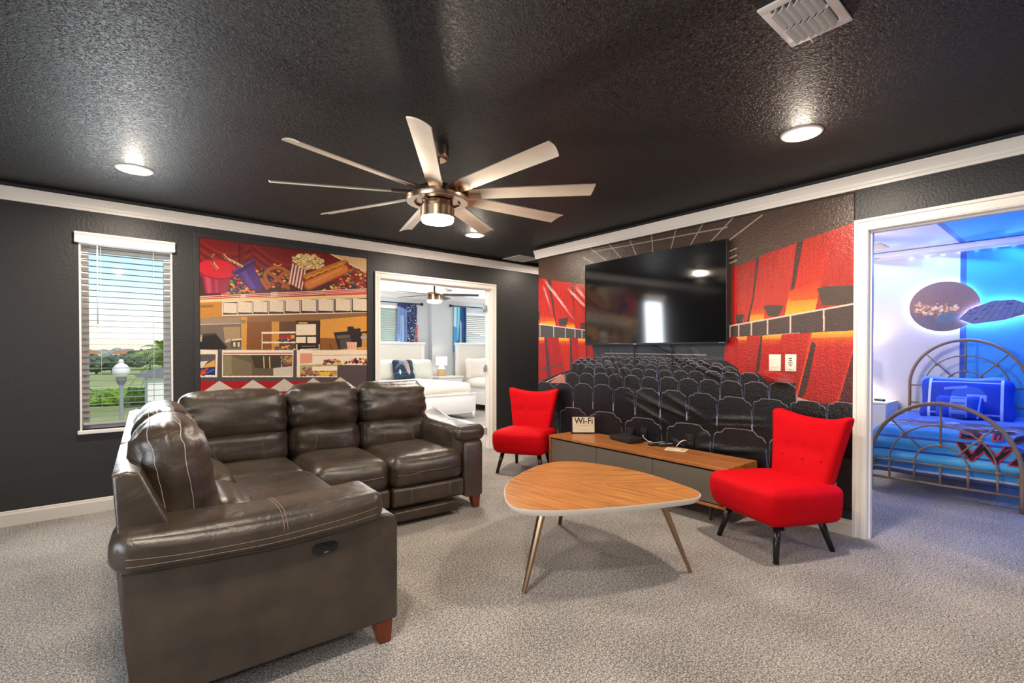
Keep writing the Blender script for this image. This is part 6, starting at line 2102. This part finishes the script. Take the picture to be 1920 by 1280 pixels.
co.location = bed.location; co.rotation_euler = bed.rotation_euler
tag(co, 'puffy blue banded comforter spread over the arched metal bed', 'comforter')
# lettering across the comforter near the foot, reading from the foot end
def on_cloth(body, size, offset, lift, material, name, y_start, u_base, hgt, wide):
    bm = text_mesh(body, size, 0, offset, align='LEFT')
    bmesh.ops.triangulate(bm, faces=bm.faces[:])
    bmesh.ops.subdivide_edges(bm, edges=bm.edges[:], cuts=3)
    gone = []
    for v in bm.verts:
        u = u_base + v.co.y / size * hgt
        s_ = y_start - v.co.x * wide
        vv = s_ / .56 if s_ > -.448 else -.8 - .2 * (-s_ - .448) / .27
        over = vv < -1
        fv = .5 + max(-1, vv) / 2
        fu = u / 2.2
        p = comforter(fu, fv)
        n_ = (comforter(fu + .004, fv) - p).cross(comforter(fu, fv + .004) - p).normalized()
        if n_.dot(p - Vector((-.3, 0, .2))) < 0:
            n_ = -n_
        v.co = p + n_ * lift
        if over:
            gone.append(v)
    bmesh.ops.delete(bm, geom=gone, context='VERTS')
    return obj(name, bm, material, co, recalc=False)
M['redprint'] = mat('red_outline_print', srgb(206, 40, 70), .8)
M['blackprint'] = mat('black_letter_print', (.012, .012, .02), .8)
for body, u_base in (('STAR', .56), ('WARS', .33)):
    on_cloth(body, .26, .014, .010, M['redprint'], 'lettering_outline', -.10, u_base, .24, 1.15)
    on_cloth(body, .26, .005, .014, M['blackprint'], 'lettering', -.10, u_base, .24, 1.15)

# pillows (plain blue, as printed characters are left out)
def sham(cv):
    x, z = .38, .24
    cv.fill((28, 62, 176))
    for s_ in (-1, 1):
        cv.poly([(s_ * .29, -z), (s_ * .265, -z), (s_ * .265, z), (s_ * .29, z)], (206, 218, 240))
    for s_ in (-1, 1):
        cv.poly([(-.29, s_ * .165), (.29, s_ * .165), (.29, s_ * .178), (-.29, s_ * .178)], (206, 218, 240), .8)
    cv.ell(.03, .02, .13, .10, (64, 104, 204), 0, .8)
    cv.poly([(-.16, .10), (.02, .13), (.02, .10), (-.16, .07)], (150, 174, 226), .7)
    cv.poly([(.02, .03), (.17, .03), (.17, -.04), (.02, -.04)], (196, 208, 236), .7)
cv = Canvas(-.38, .38, -.24, .24, 260); sham(cv)
msh = cv.material('blue_sham_print', .8)
rzb = R(-90 + 2.4)
o = pillow('pillow_sham', 'large blue pillow sham with white border stripes against the arched headboard', (6.93, .86, .735), (.74, .46, .20), rzb, -22, msh, 52)
set_uv(o.data, lambda c: ((c.x + .38) / .76, (c.z + .24) / .48))
pillow('bed_pillow', 'plain pale blue pillow mostly hidden behind the striped blue sham', (7.045, .90, .76), (.70, .44, .16), rzb, -14, mat('pale_blue_cotton', srgb(120, 160, 226), .8), 54)
def small(cv):
    cv.fill((26, 70, 190))
    cv.poly([(-.07, -.15), (.07, -.15), (.06, .12), (-.06, .12)], (150, 172, 222), .8)
    for k in range(4):
        cv.poly([(-.05, -.12 + .06 * k), (.05, -.12 + .06 * k), (.05, -.095 + .06 * k), (-.05, -.095 + .06 * k)], (58, 92, 186), .8)
    cv.line([(.14, -.15), (.165, .15)], .012, (206, 218, 240))
cv = Canvas(-.22, .22, -.15, .15, 200); small(cv)
o = pillow('accent_cushion', 'small blue accent cushion in front of the striped sham', (6.68, .875, .680), (.38, .25, .14), rzb, -24, cv.material('blue_cushion_print', .8), 56)
set_uv(o.data, lambda c: ((c.x + .22) / .44, (c.z + .15) / .30))

# nightstand, its lamp and two remotes
t = thing('bedroom_nightstand', 'white two-door nightstand against the lit bedroom wall', 'nightstand', (7.02, 1.735, 0))
obj('case', bx(-.235, -.245, .03, .235, .245, .645, .003), M['white'], t)
obj('top', bx(-.245, -.25, .645, .24, .25, .665, .003), M['white'], t)
for y in (-.235, -.078, .082):
    for z0_, z1_ in ((.05, .33), (.34, .635)):
        obj('door', bx(-.252, y, z0_, -.236, y + .150, z1_, .002), M['white'], t)
for x in (-.2, .2):
    for y in (-.21, .21):
        obj('foot', bx(x - .02, y - .02, 0, x + .02, y + .02, .03), M['white'], t)
t = thing('bedroom_lamp', 'lit table lamp with a pale drum shade at the edge of the bedroom doorway', 'lamp', (7.02, 1.84, .665))
obj('base', lathe(bmesh.new(), [(0, 0), (.06, 0), (.065, .02), (.08, .09), (.06, .17), (.02, .21), (.012, .26), (0, .26)], 0, 0, 24), M['white'], t, 'auto')
obj('stem', tube(bmesh.new(), [(0, 0, .25), (0, 0, .33)], .008, 8), M['steel'], t)
obj('lamp_shade', lathe(bmesh.new(), [(.150, .285), (.142, .565), (.140, .565), (.148, .285), (.150, .285)], 0, 0, 32), M['shade'], t, 'auto')
remote('remote_control', 'black remote on the white nightstand nearer the lamp', (6.93, 1.72, .665), R(70), .13, .04, M['black'], M['black'])
remote('remote_control', 'black remote on the white nightstand nearer the bed', (6.96, 1.60, .665), R(60), .12, .04, M['black'], M['black'])
# fan whose blade tip shows at the top of the doorway
cf = thing('bedroom_ceiling_fan', 'pale ceiling fan with one blade tip showing above the bedroom lamp', 'ceiling fan', (5.72, 1.95, ZC))
obj('canopy', lathe(bmesh.new(), [(0, -.06), (.06, -.06), (.066, -.02), (.066, 0), (0, 0)], 0, 0, 24), M['nickel'], cf, 'auto')
obj('downrod', tube(bmesh.new(), [(0, 0, -.06), (0, 0, -.20)], .013, 10), M['nickel'], cf)
obj('motor_housing', lathe(bmesh.new(), [(0, -.19), (.10, -.19), (.12, -.21), (.12, -.30), (0, -.30)], 0, 0, 28), M['nickel'], cf, 'auto')
obj('light_lens', lathe(bmesh.new(), [(.10, -.30), (.10, -.34), (.08, -.355), (0, -.36)], 0, 0, 28), M['fanlens'], cf, True)
b0 = obj('blade', xform(bx(.12, -.062, -.003, .76, .062, .003, .002), Matrix.Rotation(R(-12), 4, 'X')), M['blade'], cf)
for k in range(5):
    b = b0 if k == 0 else b0.copy()
    if k:
        COL.objects.link(b); b.parent = cf
    b.location = (0, 0, -.225); b.rotation_euler = (0, 0, R(-36 + 72 * k))
